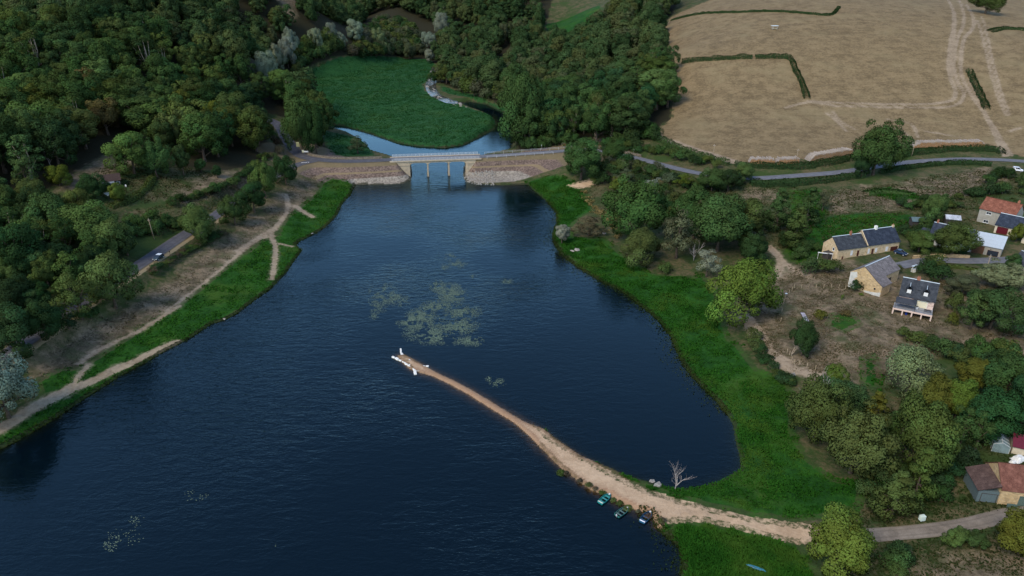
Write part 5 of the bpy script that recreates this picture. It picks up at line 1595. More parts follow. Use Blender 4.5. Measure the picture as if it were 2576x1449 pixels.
# ------------------------------------------------------------------ houses
RUBBLE = stone_mat('honey_rubble', (0.50, 0.37, 0.21), (0.62, 0.48, 0.30), (0.55, 0.44, 0.29), 2.0)
RUBBLE_B = stone_mat('barn_rubble', (0.46, 0.32, 0.16), (0.56, 0.41, 0.23), (0.40, 0.30, 0.19), 1.7)
RENDER_W = plain('white_render', (0.80, 0.78, 0.70), 0.85, 0.06, 0.7, bump=0.15)
RENDER_G = plain('grey_render', (0.34, 0.32, 0.27), 0.9, 0.12, 0.9, bump=0.2)
RENDER_C = plain('cream_render', (0.62, 0.54, 0.40), 0.9, 0.1, 0.9, bump=0.2)
PINK = stone_mat('pink_rubble', (0.66, 0.47, 0.40), (0.72, 0.56, 0.48), (0.70, 0.55, 0.47), 2.2)
PINK_P = plain('pink_render', (0.70, 0.53, 0.44), 0.85, 0.06, 1)
LIME_R = plain('lime_render', (0.58, 0.57, 0.52), 0.9, 0.14, 0.8, bump=0.3)
SLATE = slate_mat('blue_slate', (0.020, 0.027, 0.043), (0.033, 0.042, 0.061))
SLATE_G = slate_mat('grey_slate', (0.029, 0.034, 0.042), (0.048, 0.054, 0.063))
SLATE_OLD = slate_mat('old_slate', (0.120, 0.108, 0.108), (0.170, 0.152, 0.150), 0.3, 0.45, 1.0)
TILE_R = slate_mat('red_tile', (0.165, 0.058, 0.036), (0.225, 0.088, 0.056), 0.22, 0.2)
TILE_B = slate_mat('brown_tile', (0.075, 0.047, 0.040), (0.105, 0.066, 0.055), 0.22, 0.2)
ZINC = plain('zinc_ridge', (0.52, 0.60, 0.64), 0.5, 0.08, 2, bump=0.05)
BRICK = plain('brick', (0.36, 0.15, 0.09), 0.9, 0.2, 5)
DOOR_B = plain('brown_door', (0.085, 0.025, 0.018), 0.6, 0.15, 3, stretch=(8, 8, 1))
GLASSD = plain('window_glass', (0.02, 0.028, 0.04), 0.08, 0.1, 1, bump=0.0, spec=0.6)
TIMBER_D = plain('dark_timber', (0.06, 0.05, 0.045), 0.8, 0.2, 3)

def roof_slab(mb, a, b, c, d, th=0.16):
    """a, b along the ridge; c, d along the eave (c under b); top surface with slate coordinates"""
    a, b, c, d = map(Vector, (a, b, c, d))
    n = (b - a).cross(d - a).normalized()
    if n.z < 0: n = -n
    L, S = (b - a).length, (d - a).length
    t = n * th
    mb.quad(a + t, b + t, c + t, d + t, uv=[(0, S), (L, S), ((c - d).length, 0), (0, 0)])
    mb.quad(a, b, c, d)
    for p, q in ((a, b), (b, c), (c, d), (d, a)): mb.quad(p, q, q + t, p + t)

def gable(e, x0, x1, y0, y1, zw, zr, wall, roof, ov=0.3, ridge=0.5, zback=None, base=-2.0, cap=True, wall_name='wall'):
    """walls with gables at x0 and x1; ridge along x at the fraction `ridge` of the depth"""
    yr = y0 + (y1 - y0) * ridge
    zb = zw if zback is None else zback
    MB().prism([(y0, base), (y1, base), (y1, zb), (yr, zr), (y0, zw)], 0, x0, x1).build(wall_name, wall, e)
    def side(ye, ze, name):
        s = (ze - zr) / (abs(ye - yr)); sg = 1 if ye > yr else -1
        yo = ye + sg * ov; zo = ze + s * ov
        mb = MB(); roof_slab(mb, (x0 - ov * .7, yr, zr + .03), (x1 + ov * .7, yr, zr + .03), (x1 + ov * .7, yo, zo + .03), (x0 - ov * .7, yo, zo + .03))
        return mb.build('roof', roof, e)
    r1 = side(y0, zw, 'roof'); r2 = side(y1, zb, 'roof')
    if cap:
        MB().tube([(x0 - ov * .7, yr, zr + .18), (x1 + ov * .7, yr, zr + .18)], .13, 6).build('ridge_cap', ZINC, r1)
    return r1, r2

def chimney(parent, x, y, z, h, w=0.55, mat=None, pots=1):
    q = bevelled(MB().box(x - w / 2, x + w / 2, y - w * .4, y + w * .4, z - 1.2, z + h).build('chimney', mat or BRICK, parent), .02)
    for k in range(pots):
        MB().tube([(x + (k - (pots - 1) / 2) * .35, y, z + h), (x + (k - (pots - 1) / 2) * .35, y, z + h + .4)], [.13, .11], 7).build('chimney_pot', BRICK, q)

def window(e, x, y, z, w, h, frame=None, pane=None, axis='y', sgn=-1, name='window', sill=True):
    """an opening on a wall facing -y (axis y) or -x / +x (axis x)"""
    def bx(mb, a0, a1, d0, d1, z0, z1):
        if axis == 'y': mb.box(x + a0, x + a1, y + min(sgn * d0, sgn * d1), y + max(sgn * d0, sgn * d1), z0, z1)
        else: mb.box(x + min(sgn * d0, sgn * d1), x + max(sgn * d0, sgn * d1), y + a0, y + a1, z0, z1)
    fr = MB(); t = .09
    bx(fr, -w/2 - t, -w/2, -.1, .05, z - h/2 - t, z + h/2 + t); bx(fr, w/2, w/2 + t, -.1, .05, z - h/2 - t, z + h/2 + t)
    bx(fr, -w/2, w/2, -.1, .05, z + h/2, z + h/2 + t); bx(fr, -w/2, w/2, -.1, .05, z - h/2 - t, z - h/2)
    if w > .7 and pane is None: bx(fr, -.03, .03, -.1, .045, z - h/2, z + h/2)
    f = fr.build(name, frame or WHITE, e)
    p = MB(); bx(p, -w/2, w/2, -.1, .02, z - h/2, z + h/2); p.build('pane' if pane is None else 'panel', pane or GLASSD, f)
    if sill and name == 'window':
        s = MB(); bx(s, -w/2 - .18, w/2 + .18, -.05, .14, z - h/2 - t - .1, z - h/2 - t); s.build('sill', frame or WHITE, f)
    return f

def house_root(name, p0, p1, label, cat='house', z=None):
    A, B = G(*p0), G(*p1)
    zz = min(A.z, B.z) if z is None else z
    e = root(name, (A.x, A.y, zz), math.atan2(B.y - A.y, B.x - A.x))
    tag(e, label, cat)
    return e, math.hypot(B.x - A.x, B.y - A.y)

# long stone house of two sections
e, L = house_root('stone_farmhouse', (2104, 655), (2258, 628), 'long honey stone farmhouse with stepped dark slate roofs')
m = L * 0.46
gable(e, 0, m, 0, 7.4, 3.7, 6.9, RUBBLE, SLATE_G, .22, cap=True)
r1, _ = gable(e, m + .02, L, -.15, 7.7, 4.0, 7.9, RUBBLE, SLATE, .2, cap=True)
MB().prism([(-.4, 3.9), (-.4, 4.15), (3.75, 8.25), (7.95, 4.15), (7.95, 3.9), (3.75, 7.95)], 0, m - .12, m + .24).build('verge', RUBBLE, e)
chimney(r1, m * .62, 3.7, 6.9, 1.3, .7, BRICK, 1); chimney(r1, m + (L - m) * .43, 3.75, 7.9, 1.2, .9, RENDER_W, 0); chimney(r1, L - .5, 3.75, 7.9, .8, .7, RUBBLE, 1)
window(e, 5.6, 0, 2.0, .7, 1.5, WHITE, WHITE, name='shutter'); window(e, 8.2, 0, 1.6, .9, 2.1, RUBBLE, DOOR_B, name='door'); window(e, m + 1.0, -.15, 1.9, .6, 1.5, WHITE, WHITE, name='shutter')
window(e, m + 2.6, -.15, 1.6, .9, 2.1, RUBBLE, DOOR_B, name='door'); window(e, m + 4.0, -.15, 1.9, .6, 1.4, WHITE, WHITE, name='shutter'); window(e, m + 8.4, -.15, 1.9, .8, 1.4, WHITE, WHITE, name='shutter')
window(e, L - 1.9, -.15, 1.15, 2.7, 2.3, DOOR_B, DOOR_B, name='garage_door'); window(e, 2.2, 0, .55, .7, 1.3, RUBBLE, DOOR_B, name='cellar_door')
window(e, 0, 2.2, 3.2, .7, .9, WHITE, None, axis='x', name='window')
for k, (x, w) in enumerate(((8.3, 2.2), (m + 2.6, 2.2))):
    for q in range(3):
        MB().box(x - w / 2, x + w / 2, -2.6 + q * .75, -1.86 + q * .75, -1.2, .05 + q * .17).build('step', plain('step_stone', (.46, .45, .43), .9, .1), e)
    for xx in (x - w / 2, x + w / 2):
        MB().tube([(xx, -2.5, .9), (xx, -.4, 1.4)], .03, 5).build('handrail', TIMBER_D, e)
# lean-to and clothes frame at the gable
e = root('wood_store', G(2083, 648), math.radians(28))
bevelled(MB().box(-1.6, 1.6, -1.2, 1.2, 2.0, 2.12).build('roof', TIMBER_D, e), .02)
MB().box(-1.5, 1.5, -1.1, 1.1, -.5, 1.98).build('wall', TIMBER_D, e)
tag(e, 'black timber wood store against the farmhouse gable', 'shed')
e = root('pergola_frame', G(2074, 652), math.radians(-18))
for x in (-2.2, 2.2): MB().tube([(x, 0, -.3), (x, 0, 2.1)], .06, 6).build('post', WHITE, e)
MB().box(-2.4, 2.4, -.1, .1, 2.05, 2.3).build('beam', WHITE, e)
tag(e, 'white metal frame standing before the farmhouse gable', 'frame')

# barn: local x runs back along the ridge, y from the far eave to the near one
A, B = G(2132, 720), G(2213, 748)
d = B - A
e = root('stone_barn', (A.x, A.y, min(A.z, B.z)), math.atan2(d.y, d.x) + math.pi / 2)
tag(e, 'stone barn with patchy grey slate roof and half rendered gable', 'barn')
W = math.hypot(d.x, d.y); LB = 14.0
# in this frame -y is along the gable from A to B
gable(e, 0, LB, -W * .78, 0, 5.0, 7.9, RUBBLE_B, SLATE_OLD, .15, ridge=.5, zback=5.0, wall_name='wall')
MB().prism([(-W, -2), (-W * .78 - .01, -2), (-W * .78 - .01, 4.95), (-W, 3.5)], 0, 0.03, 5.2).build('lean_to_wall', RUBBLE_B, e)
mb = MB(); roof_slab(mb, (-.1, -W * .78 + .2, 5.12), (5.3, -W * .78 + .2, 5.12), (5.3, -W - .25, 3.45), (-.1, -W - .25, 3.45)); mb.build('lean_to_roof', SLATE_OLD, e)
MB().prism([(-2.1, -1.5), (-.05, -1.5), (-.05, 4.9), (-2.0, 5.6), (-2.4, 4.0), (-1.6, 3.2), (-2.3, 1.2)], 0, -.03, -.002).build('render_patch', LIME_R, e)
MB().prism([(-W + .05, -1.5), (-5.6, -1.5), (-5.2, .6), (-7.5, .9), (-9.0, 1.2), (-W + .1, 1.7)], 0, -.028, -.003).build('render_patch', LIME_R, e)
window(e, 0, -W + 2.0, 2.2, .55, .6, RUBBLE_B, GLASSD, axis='x', name='vent')
window(e, 8.2, -W * .78, 1.7, 2.6, 3.4, TIMBER_D, TIMBER_D, name='barn_door')

# pink house with raised deck
e, L = house_root('pink_house', (2243, 788), (2341, 808), 'pink rendered house with two dormers, raised deck and slate roof')
DH, DY, HD, EZ, RZ = 1.75, 4.0, 8.0, 4.55, 8.3
r1, r2 = gable(e, .9, L - .1, DY, DY + HD, EZ, RZ, PINK, SLATE_G, .35)
MB().box(0, L, .0, DY + .3, DH - .22, DH).build('deck', plain('deck_boards', (.30, .31, .33), .8, .15, 1.5, stretch=(1, 8, 1)), e)
MB().box(-.05, L + .05, -.12, .0, DH - .35, DH + .1).build('deck_edge', PINK_P, e)
for k in range(5):
    x = .15 + (L - .3) * k / 4
    bevelled(MB().box(x - .18, x + .18, -.1, .26, -1.0, DH - .36).build('post', PINK_P, e), .02)
rl = MB()
rl.box(0, L, -.05, -.01, DH + .95, DH + 1.0)
k = 0.0
while k < L:
    rl.box(k - .012, k + .012, -.04, -.02, DH + .1, DH + .95); k += .32
tag(rl.build('deck_railing', TIMBER_D, e), kind='stuff')
window(e, L * .66, DY, DH + 1.05, 3.3, 2.1, WHITE, plain('roller_shutter', (.72, .66, .48), .6, .05, 1, stretch=(1, 1, 12)), name='french_door')
bevelled(MB().box(L * .45, L * .9, DY - .55, DY - .05, DH + 2.45, DH + 2.6).build('awning_box', TIMBER_D, e), .02)
for fx in (.30, .73):
    x = L * fx
    yb, zb = DY + 1.0, EZ + .95
    q = MB().box(x - .62, x + .62, yb - .45, yb + 2.2, zb - .5, zb + 1.05).build('dormer', SLATE_G, e)
    mb = MB()
    roof_slab(mb, (x, yb - .7, zb + 1.95), (x, yb + 2.3, zb + 1.95), (x - .85, yb + 1.6, zb + .95), (x - .85, yb - .6, zb + .95), .08)
    roof_slab(mb, (x, yb - .7, zb + 1.95), (x, yb + 2.3, zb + 1.95), (x + .85, yb + 1.6, zb + .95), (x + .85, yb - .6, zb + .95), .08)
    rf = mb.build('dormer_roof', SLATE_G, q)
    cpz = MB().tube([(x, yb - .72, zb + 2.05), (x, yb + 2.35, zb + 2.05)], .09, 5)
    for sg in (-1, 1): cpz.tube([(x, yb + 2.3, zb + 2.03), (x + sg * .95, yb + 1.5, zb + 1.15)], .09, 5)
    cpz.build('dormer_ridge', ZINC, q)
    window(q, x, yb - .45, zb + .25, .9, 1.1, WHITE, WHITE, name='window')
bevelled(MB().box(L * .51, L * .59, DY + 1.4, DY + 2.4, EZ + 1.72, EZ + 1.78).build('skylight', GLASSD, e), .01).rotation_euler = (0, 0, 0)
chimney(r1, L * .47, DY + HD * .5 + .2, RZ, .9, .9, BRICK, 2)
# gazebo on the deck and things around it
g = root('gazebo', e.matrix_basis @ Vector((2.9, 2.0, DH)), e.rotation_euler.z)
fab = plain('gazebo_fabric', (.045, .05, .06), .9, .1, 1)
hx, hy, hz = 2.5, 1.8, 2.1
for sx in (-1, 1):
    for sy in (-1, 1): MB().tube([(sx * hx, sy * hy, .02), (sx * hx, sy * hy, hz)], .05, 5).build('post', TIMBER_D, g)
mb = MB(); ap = (-.6, 0, hz + .75); aq = (.6, 0, hz + .75)
c4 = [(-hx - .15, -hy - .15, hz), (hx + .15, -hy - .15, hz), (hx + .15, hy + .15, hz), (-hx - .15, hy + .15, hz)]
mb.quad(c4[0], c4[1], aq, ap); mb.quad(c4[1], c4[2], aq); mb.quad(c4[2], c4[3], ap, aq); mb.quad(c4[3], c4[0], ap)
mb.build('canopy', fab, g)
mb = MB()
for i in range(4):
    p, q = Vector(c4[i]), Vector(c4[(i + 1) % 4]); mb.quad(p, q, q - Vector((0, 0, .22)), p - Vector((0, 0, .22)))
mb.build('valance', fab, g)
tag(g, 'dark fabric gazebo on the deck of the pink house', 'gazebo')
def local(e, v): return e.matrix_basis @ Vector(v)
t = root('garden_table', local(e, (8.6, 1.5, DH)), e.rotation_euler.z)
bevelled(MB().box(-.9, .9, -.45, .45, .7, .75).build('table_top', TIMBER_D, t), .01)
for sx in (-.8, .8):
    for sy in (-.38, .38): MB().tube([(sx, sy, 0), (sx, sy, .7)], .03, 4).build('leg', TIMBER_D, t)
tag(t, 'dark garden table on the open part of the deck', 'table')
t = root('planter', local(e, (5.9, 2.6, DH)), 0)
MB().tube([(0, 0, 0), (0, 0, .75)], [.32, .38], 12).build('pot', WHITE, t); MB().tube([(0, 0, .755), (0, 0, .82)], .33, 12).build('soil', TIMBER_D, t)
tag(t, 'white round planter beside the gazebo', 'planter')
t = root('barrel', local(e, (3.6, .9, -.1)), 0)
MB().tube([(0, 0, 0), (0, 0, .15), (0, 0, .5), (0, 0, .85), (0, 0, 1.0)], [.30, .34, .36, .34, .30], 12).build('drum', plain('blue_plastic', (.01, .04, .28), .4), t, True)
MB().tube([(0, 0, 1.0), (0, 0, 1.04)], .31, 12).build('lid', plain('blue_plastic_lid', (.01, .05, .33), .4), t)
tag(t, 'blue plastic barrel under the deck', 'barrel')

# white walled slate house with metal roofed garage
e, L = house_root('slate_house', (2333, 613), (2438, 634), 'white walled house with long blue slate roof behind the olive tree')
r1, _ = gable(e, 0, L, 0, 7.0, 3.2, 6.8, RENDER_W, SLATE, .3)
chimney(r1, .9, 3.6, 6.8, 1.0, .6, BRICK, 2)
window(e, 3.0, 0, 1.6, 1.0, 1.2); window(e, L - 3.5, 0, 1.6, 1.0, 1.2); window(e, L - 1.4, 0, 1.1, .9, 2.1, WHITE, WHITE, name='door')
MB().prism([(1.5, -2), (5.5, -2), (5.5, 2.9), (1.5, 2.9)], 0, -3.4, -.02).build('annex_wall', RUBBLE, e)
mb = MB(); roof_slab(mb, (-3.6, 5.6, 3.5), (.0, 5.6, 3.5), (.0, 1.2, 2.9), (-3.6, 1.2, 2.9)); mb.build('annex_roof', SLATE_G, e)
window(e, -1.0, 1.5, 1.4, 1.1, 1.3)
e, L = house_root('garage_building', (2440, 634), (2515, 648), 'grey rendered garage with a corrugated silver roof')
gable(e, 0, L, 0, 7.5, 3.1, 5.2, RENDER_G, ZINC, .0, ridge=.98, zback=5.0, cap=False)
SHEET = plain('corrugated_sheet', (.50, .55, .58), .5, .14, 1.2, c2=(.36, .40, .43), stretch=(6, 1, 1), bump=.3)
nx, ny = 8, 4
sh = MB()
sx, sy = (L + .5) / nx, 7.9 / ny
shm = MB().box(0, sx - .05, 0, sy - .04, 0, .04).mesh('sheet', SHEET)
rr = random.Random(6)
sl = math.atan2(2.1, 7.35)
for i in range(nx):
    for j in range(ny):
        o = obj('sheet', shm, e)
        yy = -.4 + j * sy * math.cos(sl)
        o.location = (-.25 + i * sx, yy, 3.33 + (yy) * math.tan(sl) + j * .012 + rr.uniform(0, .02)); o.rotation_euler = (sl, rr.uniform(-.004, .004), 0)
window(e, 2.0, 0, 1.35, 3.2, 2.7, plain('rust_door', (.13, .065, .035), .8, .2, 3, stretch=(6, 6, 1)), plain('rust_door', (.13, .065, .035)), name='garage_door')
window(e, 6.3, 0, 1.1, 3.0, 1.7, DOOR_B, GLASSD, name='garage_window')
MB().box(L * .62, L * .66, -.12, 0, 2.3, 2.5).build('lamp', TIMBER_D, e)

# red tiled house with annex
e, L = house_root('red_roof_house', (2456, 557), (2543, 577), 'grey rendered house with red tiled roof and white framed windows')
r1, _ = gable(e, 0, L, 0, 8.0, 5.2, 8.4, RENDER_G, TILE_R, .35, cap=False)
MB().tube([(-.3, 4, 8.62), (L + .3, 4, 8.62)], .14, 6).build('ridge_cap', TILE_R, r1)
chimney(r1, L - 1.2, 4.2, 8.3, 1.3, .7, BRICK, 1)
window(e, 3.2, 0, 4.0, 1.5, .8); window(e, 7.8, 0, 3.2, 1.1, 1.6, WHITE, DOOR_B, name='window'); window(e, 3.0, 0, .9, 1.5, .9)
MB().box(9.6, 10.5, 1.6, 2.4, 6.66, 6.70).build('skylight', plain('sky_light', (.25, .42, .52), .3), e).rotation_euler = (0, 0, 0)
e, L = house_root('annex_house', (2499, 584), (2560, 597), 'low annex with slate roof and dark red garage door')
gable(e, 0, L, 0, 8.0, 2.9, 6.0, RENDER_C, SLATE, .3)
window(e, 2.4, 0, 1.2, 3.2, 2.3, DOOR_B, plain('red_door', (.11, .008, .014), .5, .1, 3), name='garage_door')
e, L = house_root('cream_house', (2568, 610), (2660, 640), 'cream house at the picture edge behind the small round tree')
gable(e, 0, L, 0, 8, 3.2, 6.2, RENDER_C, SLATE, .3)
window(e, 2, 0, 1.6, 1.0, 1.2)
e, L = house_root('slate_outbuilding', (2537, 676), (2640, 712), 'low outbuilding with broad grey slate roof on the lane')
gable(e, 0, L, 0, 9.0, 2.4, 5.2, RENDER_G, SLATE_G, .3)
window(e, 1.6, 0, 1.0, 1.0, 1.9, TIMBER_D, DOOR_B, name='door')

def shed(px, py, rz, w, d, h, roofm, label, wall=None):
    e = root('garden_shed', G(px, py), rz)
    gable(e, -w / 2, w / 2, -d / 2, d / 2, h, h + .9, wall or TIMBER_D, roofm, .35, cap=False, base=-1)
    window(e, 0, -d / 2, .95, .9, 1.8, TIMBER_D, TIMBER_D, name='door')
    tag(e, label, 'shed')
shed(2306, 566, -.15, 4.6, 3.4, 2.0, plain('green_felt', (.10, .15, .16), .8, .15), 'garden shed with grey-green felt roof')
shed(2392, 562, -.3, 4.6, 3.6, 2.2, plain('tin_roof', (.50, .52, .58), .5, .25, 1.0), 'garden shed with pale tin roof')

# stone barn at the track, lean-to and red metal roof
e, L = house_root('track_barn', (2508, 1268), (2640, 1277), 'stone barn with red tiled roof beside the gravel track', 'barn')
gable(e, 0, L, 0, 8.0, 3.4, 6.6, RUBBLE_B, slate_mat('old_red_tile', (0.125, 0.048, 0.034), (0.18, 0.078, 0.055), 0.22, 0.2), .15, cap=False)
GREEN_D = plain('green_planks', (.10, .145, .125), .7, .2, 3, stretch=(8, 8, 1))
BLUE_D = plain('blue_planks', (.12, .165, .175), .7, .2, 3, stretch=(8, 8, 1))
window(e, 4.6, 0, 1.2, 2.4, 2.4, GREEN_D, GREEN_D, name='barn_door')
MB().box(-3.6, -.02, .3, 6.8, -1.5, 2.5).build('lean_to_wall', BLUE_D, e)
mb = MB(); roof_slab(mb, (-.02, 6.95, 4.0), (-.02, .0, 4.0), (-3.9, .0, 2.5), (-3.9, 6.95, 2.5)); mb.build('lean_to_roof', TILE_B, e)
window(e, -1.6, .3, .9, 2.6, 1.9, TIMBER_D, BLUE_D, name='lean_to_door')
b = root('bench', local(e, (2.2, -.9, 0)), e.rotation_euler.z)
MB().box(-.9, .9, -.22, .22, .42, .48).build('seat', GREEN_D, b); MB().box(-.9, .9, .24, .29, .5, .95).build('backrest', GREEN_D, b)
for sx in (-.8, .8): MB().box(sx - .05, sx + .05, -.2, .25, -.2, .42).build('leg', GREEN_D, b)
tag(b, 'green slatted bench against the stone barn', 'bench')
e, L = house_root('red_roof_shed', (2543, 1141), (2640, 1158), 'cream shed with dark red corrugated roof', 'shed')
gable(e, 0, L, 0, 5.0, 2.0, 3.4, RENDER_C, plain('red_sheet', (.13, .012, .03), .5, .2, 1.5, stretch=(5, 1, 1)), .3, cap=False)
g = root('greenhouse', local(e, (-2.0, .8, 0)), e.rotation_euler.z)
GL = plain('greenhouse_glass', (.22, .30, .31), .2, .2, 1.0, spec=.5)
MB().prism([(-1.5, -.6), (1.5, -.6), (1.5, 1.6), (0, 2.3), (-1.5, 1.6)], 1, -1.2, 2.6).build('glazing', GL, g)
fr = MB()
for y in (-1.22, 0, 1.3, 2.62):
    fr.tube([(-1.52, y, -.3), (-1.52, y, 1.62), (0, y, 2.33), (1.52, y, 1.62), (1.52, y, -.3)], .04, 4)
fr.tube([(0, -1.22, 2.33), (0, 2.62, 2.33)], .04, 4); fr.build('frame', WHITE, g)
tag(g, 'small glazed greenhouse beside the dark red roof', 'greenhouse')
def tarp(px, py, w, d, h, label, seed):
    r = random.Random(seed); g = G(px, py)
    mb = MB(); n = 6
    P = [[(w * (i / n - .5), d * (j / n - .5), h * (1 - (2 * i / n - 1) ** 4) * (1 - (2 * j / n - 1) ** 4) * r.uniform(.7, 1) + .03) for j in range(n + 1)] for i in range(n + 1)]
    for i in range(n):
        for j in range(n): mb.quad(P[i][j], P[i + 1][j], P[i + 1][j + 1], P[i][j + 1])
    o = mb.build('tarpaulin', WHITE); o.location = g; o.rotation_euler = (0, 0, .3); tag(o, label, 'tarpaulin')
tarp(2562, 1157, 2.6, 2.0, 1.1, 'white tarpaulin over a heap below the dark red roof', 2)
tarp(2548, 1164, 1.4, 1.0, .6, 'small white sheet left of the big tarpaulin', 3)

# chalet in the hillside wood
e, L = house_root('chalet', (262, 470), (306, 468), 'dark wooden chalet half hidden by trees on the hillside')
gable(e, 0, L, 0, 6.0, 2.6, 4.3, TIMBER_D, plain('chalet_roof', (.055, .034, .028), .9, .2), .5, cap=False)
MB().box(-.4, 3.8, -3.0, -.02, 2.3, 2.42).build('veranda_roof', plain('veranda_sheet', (.18, .21, .24), .5, .1), e)
for x in (-.3, 3.7): MB().box(x - .06, x + .06, -2.95, -2.83, -.5, 2.3).build('veranda_post', WHITE, e)
window(e, 5.0, 0, 1.4, 1.0, 1.2); window(e, 1.8, 0, 1.2, 1.4, 2.0, WHITE, None, name='glass_door')
s = root('shade_sail', G(270, 502), 0)
mb = MB(); mb.quad((-2.3, 1.5, 2.2), (1.3, 1.2, 2.4), (1.7, -1.9, 2.0)); mb.build('sail', plain('sail_cloth', (.62, .60, .48), .9, .05), s)
for p in ((-2.3, 1.5, 2.2), (1.3, 1.2, 2.4), (1.7, -1.9, 2.0)): MB().tube([(p[0], p[1], -.3), p], .05, 5).build('pole', TIMBER_D, s)
tag(s, 'cream triangular shade sail on the chalet terrace', 'sail')
def chair(px, py, rz, label):
    g = G(px, py); e = root('garden_chair', g, rz)
    MB().box(-.25, .25, -.25, .25, .42, .46).build('seat', WHITE, e); MB().box(-.25, .25, .22, .26, .46, 1.0).build('backrest', WHITE, e)
    for sx in (-.22, .22):
        for sy in (-.22, .22): MB().box(sx - .025, sx + .025, sy - .025, sy + .025, 0, .42).build('leg', WHITE, e)
    tag(e, label, 'chair')
chair(317, 471, .4, 'white garden chair beside the chalet wall'); chair(223, 512, 1.2, 'white garden chair at the dark tree below the chalet'); chair(266, 450, 2.0, 'white garden chair at the back corner of the chalet')

# retaining wall on the lane, old well, garden things
s = ground_at([2296, 2330, 2370, 2410, 2438], [651, 648, 647, 648, 650]); s[:, 2] += .1
parapet(spline(s, 2.0), 'low rubble retaining wall along the lane under the olive tree', .9, 'retaining_wall', RUBBLE_B)
e = root('stone_well', G(2298, 683), .5)
MB().tube([(0, 0, -.4), (0, 0, .9)], .8, 10).build('ring', LIME_R, e); MB().box(-1.0, -.8, -.1, .1, 0, 2.0).build('post', LIME_R, e); MB().box(.8, 1.0, -.1, .1, 0, 2.0).build('post', LIME_R, e)
MB().box(-1.2, 1.2, -.35, .35, 2.0, 2.1).build('roof', ZINC, e)
tag(e, 'old stone well with metal lid in the lane island', 'well')
e = root('pallet_stack', G(2024, 800), math.radians(84))
PUR = plain('grey_boards', (.28, .25, .32), .8, .15, 3)
for k in range(6):
    MB().box(-2.6 + k * .9, -1.78 + k * .9, -.55, .55, .3, .42).build('board', PUR, e)
    MB().box(-2.62 + k * .9, -2.52 + k * .9, -.6, .6, .425, .47).build('batten', WHITE, e)
MB().box(-2.6, 2.7, -.5, .5, -.1, .29).build('base', TIMBER_D, e)
tag(e, 'row of grey boarded pallets on the garden lawn', 'pallets')
e = root('stone_table', G(2441, 722), 0)
MB().tube([(0, 0, .7), (0, 0, .8)], .8, 12).build('table_top', LIME_R, e); MB().tube([(0, 0, -.2), (0, 0, .7)], .25, 8).build('pedestal', LIME_R, e)
tag(e, 'round stone garden table right of the pink house', 'table')
e = root('info_box', G(2318, 1310), .2)
bevelled(MB().box(-.5, .5, -.35, .35, .2, 1.25).build('cabinet', plain('mint_box', (.62, .72, .66), .5, .04), e), .03); MB().box(-.4, .4, -.25, .25, -.3, .2).build('plinth', CONC_D, e)
tag(e, 'pale mint utility cabinet at the edge of the gravel track', 'cabinet')
e = root('birdhouse_post', G(1976, 750), 0)
MB().tube([(0, 0, -.3), (0, 0, 1.5)], .05, 5).build('post', WOODP, e); MB().box(-.3, .3, -.3, .3, 1.5, 1.62).build('tray', ZINC, e)
tag(e, 'small tray on a post at the corner of the garden fence', 'bird table')

